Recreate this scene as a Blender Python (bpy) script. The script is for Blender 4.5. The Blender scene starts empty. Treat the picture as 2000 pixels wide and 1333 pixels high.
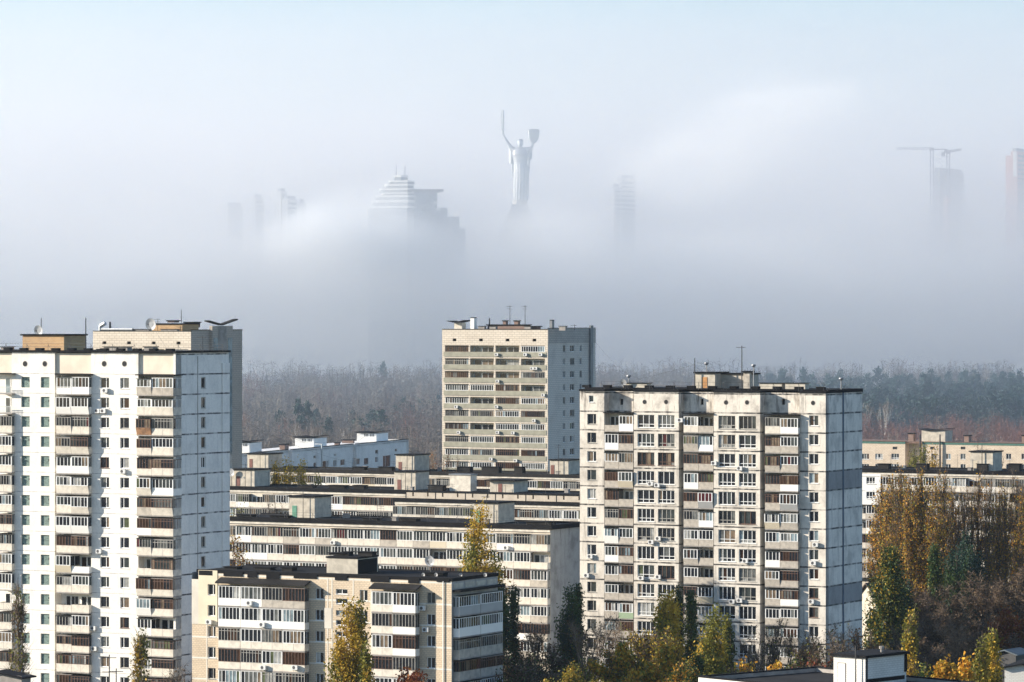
import bpy, bmesh, math, random
from mathutils import Vector, Matrix

# ------------------------------------------------------------------ camera, world, sun, exposure
sc = bpy.context.scene
COL = sc.collection
R = math.radians
F, HY, CZ = 7700.0, 620.0, 60.0           # focal length in photo pixels, horizon row, camera height in metres
SUN_AZ, SUN_EL = 273.0, 18.5

cam = bpy.data.cameras.new("camera")
cam_ob = bpy.data.objects.new("camera", cam)
COL.objects.link(cam_ob)
sc.camera = cam_ob
cam_ob.location = (0, 0, CZ)
cam_ob.rotation_euler = (R(90), 0, 0)
cam.sensor_width = 36
cam.lens = 36 * F / 2000
cam.shift_y = -(666.5 - HY) / 2000
cam.clip_start = 1
cam.clip_end = 40000

world = bpy.data.worlds.new("World")
sc.world = world
world.use_nodes = True
_nt = world.node_tree
_sky = _nt.nodes.new("ShaderNodeTexSky")
_sky.sky_type = 'NISHITA'
_sky.sun_disc = False
_sky.sun_elevation = R(SUN_EL)
_sky.sun_rotation = R(SUN_AZ)
_sky.dust_density = 0.2
_sky.ozone_density = 3.6
_nt.links.new(_sky.outputs[0], _nt.nodes['Background'].inputs[0])
_nt.nodes['Background'].inputs[1].default_value = 0.1

sun_dir = Vector((math.sin(R(SUN_AZ)) * math.cos(R(SUN_EL)), math.cos(R(SUN_AZ)) * math.cos(R(SUN_EL)), math.sin(R(SUN_EL))))
_l = bpy.data.lights.new("sun", 'SUN')
_l.energy = 5.0
_l.angle = R(0.5)
_l.color = (1.0, 0.90, 0.76)
_lo = bpy.data.objects.new("sun", _l)
COL.objects.link(_lo)
_lo.rotation_euler = sun_dir.to_track_quat('Z', 'Y').to_euler()

vs = sc.view_settings
vs.view_transform = 'Standard'
vs.look = 'None'
vs.exposure = 0.95
vs.gamma = 1
cy = sc.cycles
cy.volume_bounces = 24
cy.max_bounces = 28
cy.diffuse_bounces = 3
cy.glossy_bounces = 2
cy.volume_step_rate = 1
cy.volume_max_steps = 256

# ------------------------------------------------------------------ helpers
def P(px, py, Y):
    return Vector(((px - 1000) / F * Y, Y, CZ - (py - HY) / F * Y))

def ZP(py, Y):
    return CZ - (py - HY) / F * Y

class MB:
    """collects faces for one mesh"""
    def __init__(s):
        s.v, s.f, s.m = [], [], []
    def add(s, vs_, fs, m=0):
        n = len(s.v)
        s.v.extend(vs_)
        s.f.extend([tuple(i + n for i in f) for f in fs])
        s.m.extend([m] * len(fs))
    def quad(s, a, b, c, d, m=0):
        s.add([a, b, c, d], [(0, 1, 2, 3)], m)
    def box(s, x0, x1, y0, y1, z0, z1, m=0):
        s.add([(x0, y0, z0), (x1, y0, z0), (x1, y1, z0), (x0, y1, z0), (x0, y0, z1), (x1, y0, z1), (x1, y1, z1), (x0, y1, z1)],
              [(3, 2, 1, 0), (4, 5, 6, 7), (0, 1, 5, 4), (1, 2, 6, 5), (2, 3, 7, 6), (3, 0, 4, 7)], m)
    def hexa(s, b4, t4, m=0):
        s.add(list(b4) + list(t4), [(3, 2, 1, 0), (4, 5, 6, 7), (0, 1, 5, 4), (1, 2, 6, 5), (2, 3, 7, 6), (3, 0, 4, 7)], m)
    def tube(s, p0, p1, r0, r1, n=6, m=0, cap=True):
        p0, p1 = Vector(p0), Vector(p1)
        d = (p1 - p0)
        if d.length < 1e-6:
            return
        d.normalize()
        a = d.orthogonal().normalized()
        b = d.cross(a)
        vs_ = []
        for p, r in ((p0, r0), (p1, r1)):
            for i in range(n):
                t = 2 * math.pi * i / n
                vs_.append(tuple(p + (a * math.cos(t) + b * math.sin(t)) * r))
        fs = [(i, (i + 1) % n, n + (i + 1) % n, n + i) for i in range(n)]
        if cap:
            fs += [tuple(range(n - 1, -1, -1)), tuple(range(n, 2 * n))]
        s.add(vs_, fs, m)
    def rings(s, rings, m=0, cap=True):
        n = len(rings[0])
        vs_ = [tuple(p) for r in rings for p in r]
        fs = []
        for k in range(len(rings) - 1):
            for i in range(n):
                j = (i + 1) % n
                fs.append((k * n + i, k * n + j, (k + 1) * n + j, (k + 1) * n + i))
        if cap:
            fs += [tuple(range(n - 1, -1, -1)), tuple(range((len(rings) - 1) * n, len(rings) * n))]
        s.add(vs_, fs, m)
    def mesh(s, name, mats, smooth=False):
        me = bpy.data.meshes.new(name)
        me.from_pydata([tuple(p) for p in s.v], [], s.f)
        for m in mats:
            me.materials.append(m)
        if len(mats) > 1:
            me.polygons.foreach_set('material_index', s.m)
        if smooth:
            me.polygons.foreach_set('use_smooth', [True] * len(s.f))
        me.update()
        return me
    def build(s, name, mats, parent=None, loc=None, smooth=False):
        if not isinstance(mats, (list, tuple)):
            mats = [mats]
        return place(name, s.mesh(name, mats, smooth), parent, loc)

def place(name, me, parent=None, loc=None, rz=0):
    o = bpy.data.objects.new(name, me)
    COL.objects.link(o)
    if parent is not None:
        o.parent = parent
    if loc is not None:
        o.location = loc
    if rz:
        o.rotation_euler = (0, 0, rz)
    return o

def tag(o, label=None, cat=None, group=None, kind=None):
    for k, v in (('label', label), ('category', cat), ('group', group), ('kind', kind)):
        if v:
            o[k] = v
    return o

def thing(name, label, cat, loc=(0, 0, 0), rz=0, group=None):
    o = place(name, None, None, loc, rz)
    return tag(o, label, cat, group)

# ------------------------------------------------------------------ materials
class NT:
    def __init__(s, name):
        s.mat = bpy.data.materials.new(name)
        s.mat.use_nodes = True
        s.t = s.mat.node_tree
        s.b = s.t.nodes['Principled BSDF']
        s.tc = None
    def n(s, typ, **kw):
        x = s.t.nodes.new('ShaderNode' + typ)
        for k, v in kw.items():
            setattr(x, k, v)
        return x
    def put(s, sock, v):
        if hasattr(v, 'is_linked'):
            s.t.links.new(v, sock)
        elif isinstance(v, (tuple, list)) and len(v) == 3 and sock.type == 'RGBA':
            sock.default_value = (*v, 1)
        else:
            sock.default_value = v
    def coord(s):
        if s.tc is None:
            s.tc = s.n('TexCoord').outputs['Object']
        return s.tc
    def xyz(s):
        x = s.n('SeparateXYZ')
        s.put(x.inputs[0], s.coord())
        return x.outputs
    def noise(s, scale=(1, 1, 1), detail=3, rough=0.55, off=(0, 0, 0)):
        m = s.n('Mapping')
        s.put(m.inputs[0], s.coord())
        m.inputs['Scale'].default_value = scale
        m.inputs['Location'].default_value = off
        x = s.n('TexNoise')
        s.put(x.inputs['Vector'], m.outputs[0])
        x.inputs['Scale'].default_value = 1
        x.inputs['Detail'].default_value = detail
        x.inputs['Roughness'].default_value = rough
        return x.outputs[0]
    def math(s, op, a, b=0.0, c=0.0):
        x = s.n('Math', operation=op)
        for i, v in enumerate((a, b, c)):
            s.put(x.inputs[i], v)
        return x.outputs[0]
    def ramp(s, v, a, b, c=0.0, d=1.0):
        x = s.n('MapRange', interpolation_type='SMOOTHSTEP')
        s.put(x.inputs[0], v)
        for i, q in enumerate((a, b, c, d)):
            x.inputs[i + 1].default_value = q
        return x.outputs[0]
    def mix(s, f, a, b, op='MIX'):
        x = s.n('Mix', data_type='RGBA', blend_type=op)
        s.put(x.inputs[0], f)
        s.put(x.inputs[6], a)
        s.put(x.inputs[7], b)
        return x.outputs[2]

def mk(name, col, rough=0.8, vary=0.25, scale=0.5, metal=0.0, spec=None):
    q = NT(name)
    c = col
    if vary:
        f = q.ramp(q.noise((scale, scale, scale), 4), 0.3, 0.7)
        c = q.mix(f, tuple(x * (1 - vary) for x in col), col)
    q.put(q.b.inputs['Base Color'], c)
    q.b.inputs['Roughness'].default_value = rough
    q.b.inputs['Metallic'].default_value = metal
    if spec is not None:
        q.b.inputs['Specular IOR Level'].default_value = spec
    return q.mat

def panel(name, col, pitch, z0, joint=0.09, jdark=0.12, jamount=0.9, grime=0.35, gcol=(0.18, 0.15, 0.12), ztop=None, patch=None, vx=None):
    """precast concrete panels: caulked joints at every floor (z0 + k * pitch), streaks and stains"""
    q = NT(name)
    x, y, z = q.xyz()
    streak = q.ramp(q.noise((1.3, 1.3, 0.16), 5, 0.65), 0.5, 0.72)
    blot = q.ramp(q.noise((0.35, 0.35, 0.3), 5, 0.6, (7, 3, 1)), 0.42, 0.72)
    fine = q.ramp(q.noise((3, 3, 3), 3), 0.3, 0.7, 0.9, 1.0)
    amount = q.math('MULTIPLY', q.math('MAXIMUM', streak, q.math('MULTIPLY', blot, 0.8)), grime)
    if ztop is not None:
        amount = q.math('MULTIPLY', amount, q.ramp(z, ztop - 4.5, ztop - 1.0, 1.0, 2.0))
    base = col
    if patch is not None:
        for (za, zb), pc in patch:
            f = q.math('MULTIPLY', q.math('GREATER_THAN', z, za), q.math('LESS_THAN', z, zb))
            base = q.mix(f, base, pc)
    c = q.mix(amount, base, gcol)
    c = q.mix(1.0, c, q.math('MULTIPLY', fine, 1.0), 'MULTIPLY')
    fr = q.math('FRACT', q.math('ADD', q.math('DIVIDE', q.math('SUBTRACT', z, z0), pitch), 100.0))
    dist = q.math('MULTIPLY', q.math('ABSOLUTE', q.math('SUBTRACT', fr, 0.5)), pitch)    # pitch/2 at the joint
    wob = q.noise((0.9, 0.9, 5.0), 3, 0.6, (1, 9, 4))
    line = q.ramp(q.math('ADD', dist, q.math('MULTIPLY', q.math('SUBTRACT', wob, 0.5), 0.14)), pitch / 2 - joint, pitch / 2 - joint * 0.45)
    line = q.math('MULTIPLY', line, q.ramp(q.noise((0.6, 0.6, 0.4), 3, 0.6, (4, 4, 4)), 0.36, 0.58, 0.35 * jamount, jamount))
    c = q.mix(line, c, (jdark, jdark * 0.97, jdark * 0.95))
    q.put(q.b.inputs['Base Color'], c)
    q.b.inputs['Roughness'].default_value = 0.85
    return q.mat

def brick(name, c1, c2, mortar, bw, bh, msize, axis='x', grime=0.25, grid=None):
    """brick or block facing; axis says which way the wall runs in its building's frame"""
    q = NT(name)
    x, y, z = q.xyz()
    v = q.n('CombineXYZ')
    q.put(v.inputs[0], q.math('ADD', x, y))
    q.put(v.inputs[1], z)
    t = q.n('TexBrick')
    q.put(t.inputs['Vector'], v.outputs[0])
    q.put(t.inputs['Color1'], c1)
    q.put(t.inputs['Color2'], c2)
    q.put(t.inputs['Mortar'], mortar)
    t.inputs['Scale'].default_value = 1
    t.inputs['Mortar Size'].default_value = msize
    t.inputs['Brick Width'].default_value = bw
    t.inputs['Row Height'].default_value = bh
    c = t.outputs['Color']
    st = q.ramp(q.noise((0.9, 0.9, 0.15), 5, 0.65), 0.5, 0.8)
    st2 = q.ramp(q.noise((0.3, 0.3, 0.3), 4, 0.6, (3, 8, 2)), 0.4, 0.75)
    c = q.mix(q.math('MULTIPLY', q.math('MAXIMUM', st, st2), grime), c, (0.16, 0.13, 0.11))
    if grid:
        gz, z0, wz, gc = grid
        fr = q.math('FRACT', q.math('ADD', q.math('DIVIDE', q.math('SUBTRACT', z, z0), gz), 100.0))
        d = q.math('MULTIPLY', q.math('ABSOLUTE', q.math('SUBTRACT', fr, 0.5)), gz)
        c = q.mix(q.math('GREATER_THAN', d, gz / 2 - wz), c, gc)
    q.put(q.b.inputs['Base Color'], c)
    q.b.inputs['Roughness'].default_value = 0.85
    return q.mat

def pane(name, col, rough=0.06, folds=0.0, spec=0.5):
    q = NT(name)
    c = col
    if folds:
        f = q.ramp(q.noise((9, 9, 0.5), 2), 0.3, 0.7)
        c = q.mix(f, tuple(k * (1 - folds) for k in col), col)
    f2 = q.ramp(q.noise((0.8, 0.8, 0.8), 2, 0.5, (5, 5, 5)), 0.35, 0.65, 0.55, 1.0)
    c = q.mix(1.0, c, f2, 'MULTIPLY')
    q.put(q.b.inputs['Base Color'], c)
    q.b.inputs['Roughness'].default_value = rough
    q.b.inputs['Specular IOR Level'].default_value = spec
    return q.mat

def leafmat(name, col, col2, trans=0.25):
    q = NT(name)
    oi = q.n('ObjectInfo')
    f = q.ramp(q.noise((0.7, 0.7, 0.7), 2), 0.3, 0.7)
    c = q.mix(f, col, col2)
    c = q.mix(1.0, c, q.ramp(oi.outputs['Random'], 0, 1, 0.8, 1.15), 'MULTIPLY')
    q.put(q.b.inputs['Base Color'], c)
    q.b.inputs['Roughness'].default_value = 0.6
    q.b.inputs['Specular IOR Level'].default_value = 0.2
    tr = q.n('BsdfTranslucent')
    q.put(tr.inputs[0], c)
    ms = q.n('MixShader')
    ms.inputs[0].default_value = trans
    q.t.links.new(q.b.outputs[0], ms.inputs[1])
    q.t.links.new(tr.outputs[0], ms.inputs[2])
    q.t.links.new(ms.outputs[0], q.t.nodes['Material Output'].inputs['Surface'])
    return q.mat

M = {
    'white_frame': mk('white_frame_paint', (0.82, 0.82, 0.80), 0.4, 0.05),
    'brown_frame': mk('brown_frame_wood', (0.13, 0.06, 0.035), 0.6, 0.3, 2),
    'grey_frame': mk('grey_frame_paint', (0.42, 0.40, 0.36), 0.6, 0.3, 2),
    'glass_dark': pane('dark_glass', (0.018, 0.022, 0.028)),
    'glass_mid': pane('grey_green_glass', (0.055, 0.066, 0.065)),
    'curtain_white': pane('white_curtain_glass', (0.50, 0.50, 0.47), 0.1, 0.35),
    'curtain_grey': pane('grey_curtain_glass', (0.20, 0.21, 0.20), 0.1, 0.5),
    'curtain_beige': pane('beige_curtain_glass', (0.28, 0.21, 0.145), 0.1, 0.45),
    'curtain_blue': pane('pale_blue_glass', (0.27, 0.35, 0.38), 0.1, 0.2),
    'curtain_brown': pane('brown_curtain_glass', (0.075, 0.04, 0.026), 0.1, 0.4),
    'curtain_green': pane('green_curtain_glass', (0.13, 0.155, 0.08), 0.1, 0.4),
    'curtain_red': pane('red_curtain_glass', (0.12, 0.02, 0.028), 0.1, 0.4),
    'concrete': mk('aged_concrete', (0.52, 0.465, 0.39), 0.9, 0.35, 1.2),
    'concrete_light': mk('pale_concrete', (0.77, 0.70, 0.59), 0.9, 0.3, 1.0),
    'siding_white': mk('white_siding', (0.84, 0.82, 0.77), 0.5, 0.06),
    'siding_grey': mk('grey_siding', (0.40, 0.40, 0.39), 0.6, 0.15),
    'siding_beige': mk('beige_siding', (0.62, 0.54, 0.40), 0.6, 0.15),
    'siding_green': mk('sage_siding', (0.30, 0.40, 0.25), 0.6, 0.2),
    'green_sheet': mk('faded_green_sheet', (0.34, 0.325, 0.245), 0.7, 0.25, 0.7),
    'rust': mk('rusty_sheet', (0.42, 0.22, 0.11), 0.8, 0.6, 1.5),
    'slab': mk('slab_concrete', (0.36, 0.33, 0.30), 0.9, 0.35, 1.0),
    'bitumen': mk('roof_bitumen', (0.014, 0.014, 0.016), 0.95, 0.4, 0.4, 0, .15),
    'bitumen_grey': mk('worn_roof_bitumen', (0.034, 0.032, 0.031), 0.95, 0.5, 0.3, 0, .15),
    'tin': mk('zinc_sheet', (0.22, 0.23, 0.24), 0.5, 0.3, 0.8, 0.3),
    'metal': mk('galvanised_metal', (0.45, 0.47, 0.48), 0.45, 0.2, 2, 0.6),
    'iron': mk('dark_iron', (0.05, 0.05, 0.052), 0.6, 0.2),
    'red_brick': brick('red_chimney_brick', (0.24, 0.12, 0.08), (0.18, 0.09, 0.06), (0.3, 0.27, 0.24), 0.5, 0.16, 0.02),
    'orange_brick': brick('orange_hut_brick', (0.55, 0.34, 0.15), (0.48, 0.27, 0.11), (0.5, 0.4, 0.28), 0.5, 0.2, 0.02, grime=0.3),
    'cream_hut': mk('cream_hut_render', (0.60, 0.54, 0.44), 0.9, 0.3, 1.0),
    'white_hut': brick('whitewashed_hut_brick', (0.74, 0.72, 0.67), (0.68, 0.66, 0.61), (0.5, 0.48, 0.44), 0.5, 0.2, 0.02, grime=0.2),
    'door': mk('rust_red_door', (0.20, 0.07, 0.05), 0.6, 0.3, 2),
    'door_orange': mk('orange_door', (0.55, 0.26, 0.08), 0.6, 0.3, 2),
    'door_green': mk('green_door', (0.10, 0.30, 0.20), 0.6, 0.3, 2),
    'unit_white': mk('air_conditioner_plastic', (0.70, 0.70, 0.68), 0.5, 0.1),
    'fan': mk('air_conditioner_fan', (0.06, 0.06, 0.065), 0.6, 0),
    'dish': mk('satellite_dish_paint', (0.42, 0.43, 0.44), 0.45, 0.15, 2),
    'vent_dark': mk('vent_void', (0.02, 0.02, 0.02), 0.9, 0),
    'blue_seam': mk('blue_grey_seam_caulk', (0.09, 0.12, 0.17), 0.9, 0.3, 1),
    'cloth_red': mk('red_laundry', (0.35, 0.08, 0.09), 0.9, 0.3, 3),
    'cloth_white': mk('white_laundry', (0.70, 0.70, 0.70), 0.9, 0.2, 3),
    'bark': mk('grey_brown_bark', (0.10, 0.075, 0.055), 0.9, 0.35, 3),
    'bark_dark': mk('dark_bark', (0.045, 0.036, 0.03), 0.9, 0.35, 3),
    'bark_pale': mk('pale_bark', (0.30, 0.25, 0.20), 0.9, 0.3, 3),
    'birch': mk('birch_bark', (0.55, 0.52, 0.48), 0.8, 0.4, 2),
    'twig': mk('brown_twig', (0.21, 0.15, 0.10), 0.9, 0.3, 2),
    'twig_grey': mk('grey_twig', (0.165, 0.13, 0.105), 0.9, 0.3, 0.2),
    'twig_red': mk('reddish_twig', (0.21, 0.095, 0.07), 0.9, 0.3, 0.2),
}
M['glass_block'] = brick('green_glass_block', (0.045, 0.085, 0.075), (0.16, 0.24, 0.21), (0.26, 0.33, 0.30), 0.34, 0.17, 0.022, grime=0.1)
LEAF = {
    'yellow': leafmat('yellow_leaf', (0.60, 0.38, 0.04), (0.42, 0.29, 0.035)),
    'gold': leafmat('golden_leaf', (0.62, 0.31, 0.03), (0.46, 0.21, 0.022)),
    'olive': leafmat('olive_leaf', (0.26, 0.235, 0.035), (0.14, 0.15, 0.03)),
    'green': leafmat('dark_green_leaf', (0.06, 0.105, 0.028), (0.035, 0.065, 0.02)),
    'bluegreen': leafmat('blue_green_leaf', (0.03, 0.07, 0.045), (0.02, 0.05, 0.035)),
    'orange': leafmat('orange_leaf', (0.34, 0.13, 0.03), (0.24, 0.09, 0.025)),
    'red': leafmat('red_leaf', (0.30, 0.075, 0.03), (0.20, 0.05, 0.03)),
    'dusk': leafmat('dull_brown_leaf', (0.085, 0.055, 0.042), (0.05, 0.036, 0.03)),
    'brown': leafmat('brown_leaf', (0.17, 0.11, 0.055), (0.10, 0.068, 0.04)),
    'pine': leafmat('pine_needle', (0.03, 0.072, 0.058), (0.018, 0.045, 0.04), 0.1),
}

# ------------------------------------------------------------------ windows, balconies, small parts
MESH = {}
rng = random.Random(11)
PANES = [M['glass_dark'], M['glass_mid'], M['curtain_white'], M['curtain_grey'], M['curtain_beige'], M['curtain_blue'], M['curtain_brown'], M['curtain_green'], M['curtain_red']]
FRAMES = {'white': M['white_frame'], 'brown': M['brown_frame'], 'grey': M['grey_frame']}

def pane_pick(r, mood):
    if mood == 'light':
        return r.choices(range(9), (40, 16, 9, 13, 7, 9, 3, 3, .6))[0]
    if mood == 'brown':
        return r.choices(range(9), (48, 10, 2, 8, 8, 1, 20, 2, 1))[0]
    return r.choices(range(9), (54, 15, 4, 12, 6, 4, 3, 2, .5))[0]

def window_meshes(w, h, style, frame, seed):
    """frame mesh and pane mesh; origin at the lower left corner, outer face at y=0 looking to -y"""
    key = ('win', round(w, 2), round(h, 2), style, frame, seed)
    if key in MESH:
        return MESH[key]
    r = random.Random(str(key))
    fr, pn = MB(), MB()
    t = 0.085
    fr.box(0, t, 0, 0.08, 0, h); fr.box(w - t, w, 0, 0.08, 0, h)
    fr.box(t, w - t, 0, 0.08, 0, t); fr.box(t, w - t, 0, 0.08, h - t, h)
    fr.box(-0.06, w + 0.06, -0.24, -0.002, -0.06, -0.01)              # sill
    if style == 'third':
        xs = [w * (0.36 if seed % 2 else 0.64)]
    elif style == 'single':
        xs = []
    elif style == 'half':
        xs = [w / 2]
    elif style == 'four':
        xs = [w * 0.25, w * 0.5, w * 0.75]
    else:                                                              # wide three part
        xs = [w * 0.33, w * 0.67]
    zs = []
    if style in ('four', 'wide') and seed % 5 != 3:
        zs = [h * 0.27]
    edges = [0] + xs + [w]
    for x in xs:
        fr.box(x - t / 2, x + t / 2, 0, 0.08, t, h - t)
    for z in zs:
        for a, b in zip(edges[:-1], edges[1:]):
            fr.box(a + t / 2, b - t / 2, 0.002, 0.08, z - t / 2, z + t / 2)
    base = pane_pick(r, 'dark')
    for a, b in zip(edges[:-1], edges[1:]):
        k = base if r.random() < 0.5 else pane_pick(r, 'dark')
        lv = [0] + zs + [h]
        for j, (c, d) in enumerate(zip(lv[:-1], lv[1:])):
            kk = k if not (zs and j == 0 and r.random() < 0.4) else r.choice((0, 2))
            pn.quad((a + t / 2, 0.05, c + t / 2), (b - t / 2, 0.05, c + t / 2), (b - t / 2, 0.05, d - t / 2), (a + t / 2, 0.05, d - t / 2), kk)
    MESH[key] = (fr.mesh('window', [FRAMES[frame]]), pn.mesh('pane', PANES))
    return MESH[key]

def window(b, w, h, loc, style='third', frame='white', seed=0, rz=0, parent=None):
    fm, pm = window_meshes(w, h, style, frame, seed)
    o = place('window', fm, parent or b.root, loc, rz)
    place('pane', pm, o)
    return o

def balcony_meshes(w, d, H, wall, glaze, seed, zp=1.12, zt=2.5, flare=0.0, divider=True):
    """balcony mesh (slab, parapet) and its glazing; origin at the wall, lower left; x to w, y out to -d"""
    key = ('bal', round(w, 2), round(d, 2), round(H, 2), wall, glaze, seed, zp, zt, flare)
    if key in MESH:
        return MESH[key]
    r = random.Random(str(key))
    bm_ = MB()
    bm_.box(0, w, -d, 0, 0, 0.16, 1)
    yb = -d + 0.01
    if glaze != 'open_rail':
        f = flare
        bm_.hexa([(0.01, yb, 0.165), (w - 0.01, yb, 0.165), (w - 0.01, yb + 0.1, 0.165), (0.01, yb + 0.1, 0.165)],
                 [(0.01, yb - f, zp), (w - 0.01, yb - f, zp), (w - 0.01, yb + 0.1 - f, zp), (0.01, yb + 0.1 - f, zp)], 0)
        bm_.box(0.012, 0.1, yb + 0.105, -0.01, 0.165, zp - 0.01, 0)
        bm_.box(w - 0.1, w - 0.012, yb + 0.105, -0.01, 0.165, zp - 0.01, 0)
        if wall in ('concrete', 'concrete_light') and w > 1.8 and seed % 2:      # panel joint
            bm_.box(w * 0.5 - 0.02, w * 0.5 + 0.02, yb - 0.004, yb, 0.2, zp - 0.02, 1)
    else:
        bm_.box(0, w, yb, yb + 0.05, 1.02, 1.09, 3)
        n = int(w / 0.22)
        for i in range(n + 1):
            x = 0.03 + (w - 0.06) * i / n
            bm_.box(x - 0.018, x + 0.018, yb + 0.01, yb + 0.04, 0.16, 1.02, 3)
    bmesh_ = bm_.mesh('balcony', [M[wall], M['slab'], M['bitumen'], M['metal']])
    g = MB()
    y0 = -d - flare
    if glaze in ('open', 'open_rail'):
        # door and window in the wall behind, open front
        g.box(w * 0.08, w * 0.08 + 0.06, -0.05, -0.002, 0.2, 2.3, 9); g.box(w * 0.36, w * 0.36 + 0.06, -0.05, -0.002, 0.2, 2.3, 9)
        g.box(w * 0.08 + 0.06, w * 0.36, -0.05, -0.002, 2.24, 2.3, 9)
        g.quad((w * 0.08 + .06, -0.02, 0.2), (w * 0.36, -0.02, 0.2), (w * 0.36, -0.02, 2.24), (w * 0.08 + .06, -0.02, 2.24), pane_pick(r, 'dark'))
        a, b = w * 0.42, w * 0.9
        g.box(a, b, -0.06, -0.002, 1.0, 1.07, 9); g.box(a, b, -0.06, -0.002, 2.24, 2.3, 9)
        for x in (a, (a + b) / 2 - 0.03, b - 0.06):
            g.box(x, x + 0.06, -0.05, -0.002, 1.07, 2.24, 9)
        g.quad((a, -0.02, 1.05), (b, -0.02, 1.05), (b, -0.02, 2.26), (a, -0.02, 2.26), pane_pick(r, 'dark'))
        fm = 'white'
    else:
        fm = glaze.split('_')[0]
        z0 = 0.25 if glaze.endswith('tall') else zp + 0.002
        t = 0.08 if fm == 'white' else 0.07
        n = max(2, int(round(w / (0.62 if fm == 'white' else 0.5))))
        x0, x1 = 0.03, w - 0.03
        g.box(x0, x1, y0, y0 + 0.09, z0, z0 + t, 9); g.box(x0, x1, y0, y0 + 0.09, zt - t, zt, 9)
        xs = [x0 + (x1 - x0) * i / n for i in range(n + 1)]
        for i, x in enumerate(xs):
            k = 0.13 if (i in (0, n) and fm == 'white') else t
            a = min(max(x - k / 2, x0), x1 - k)
            g.box(a, a + k, y0 + 0.003, y0 + 0.09, z0 + t, zt - t, 9)
        split = zt - 0.38 if (fm != 'white' and seed % 3 == 1) else None
        if glaze.endswith('tall'):
            split = 1.15
        if split:
            g.box(x0 + t, x1 - t, y0 + 0.006, y0 + 0.085, split - 0.03, split + 0.03, 9)
        mood = 'brown' if fm == 'brown' else ('light' if seed % 3 == 0 else 'dark')
        k = pane_pick(r, mood)
        for a, b in zip(xs[:-1], xs[1:]):
            if r.random() < 0.55:
                k = pane_pick(r, mood)
            g.quad((a, y0 + 0.05, z0), (b, y0 + 0.05, z0), (b, y0 + 0.05, zt), (a, y0 + 0.05, zt), k)
        for xx, e in ((x0, 1), (x1, -1)):
            g.quad((xx + e * 0.03, y0 + 0.05, z0), (xx + e * 0.03, -0.02, z0), (xx + e * 0.03, -0.02, zt), (xx + e * 0.03, y0 + 0.05, zt), r.choice((0, 1, 3)))
            g.box(min(xx, xx + e * 0.06), max(xx, xx + e * 0.06), y0 + 0.095, -0.02, zt - t, zt, 9)
            g.box(min(xx, xx + e * 0.06), max(xx, xx + e * 0.06), y0 + d * 0.5, y0 + d * 0.5 + t, z0, zt - t, 9)
        g.box(-0.02, w + 0.02, y0 - (0.18 if seed % 4 == 0 else 0.03), -0.01, zt + 0.002, zt + 0.05, 10)
    gmesh = g.mesh('glazing', PANES + [FRAMES[fm], M['slab'] if seed % 2 else M['bitumen_grey']])
    MESH[key] = (bmesh_, gmesh)
    return MESH[key]

def balcony(b, w, d, H, loc, wall='concrete', glaze='white', seed=0, rz=0, name='balcony', **kw):
    bmsh, gm = balcony_meshes(w, d, H, wall, glaze, seed, **kw)
    o = place(name, bmsh, b.root, loc, rz)
    place('glazing', gm, o)
    return o

def ac_mesh():
    if 'ac' not in MESH:
        m = MB()
        m.box(0, 0.85, -0.42, -0.10, 0, 0.6, 0)
        c = [(0.33 + 0.23 * math.cos(t * math.pi / 6), -0.424, 0.3 + 0.23 * math.sin(t * math.pi / 6)) for t in range(12)]
        m.add(c, [tuple(range(12))], 1)
        m.box(0.1, 0.14, -0.42, 0, -0.05, -0.005, 2); m.box(0.7, 0.74, -0.42, 0, -0.05, -0.005, 2)
        MESH['ac'] = m.mesh('air_conditioner', [M['unit_white'], M['fan'], M['iron']])
    return MESH['ac']

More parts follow.
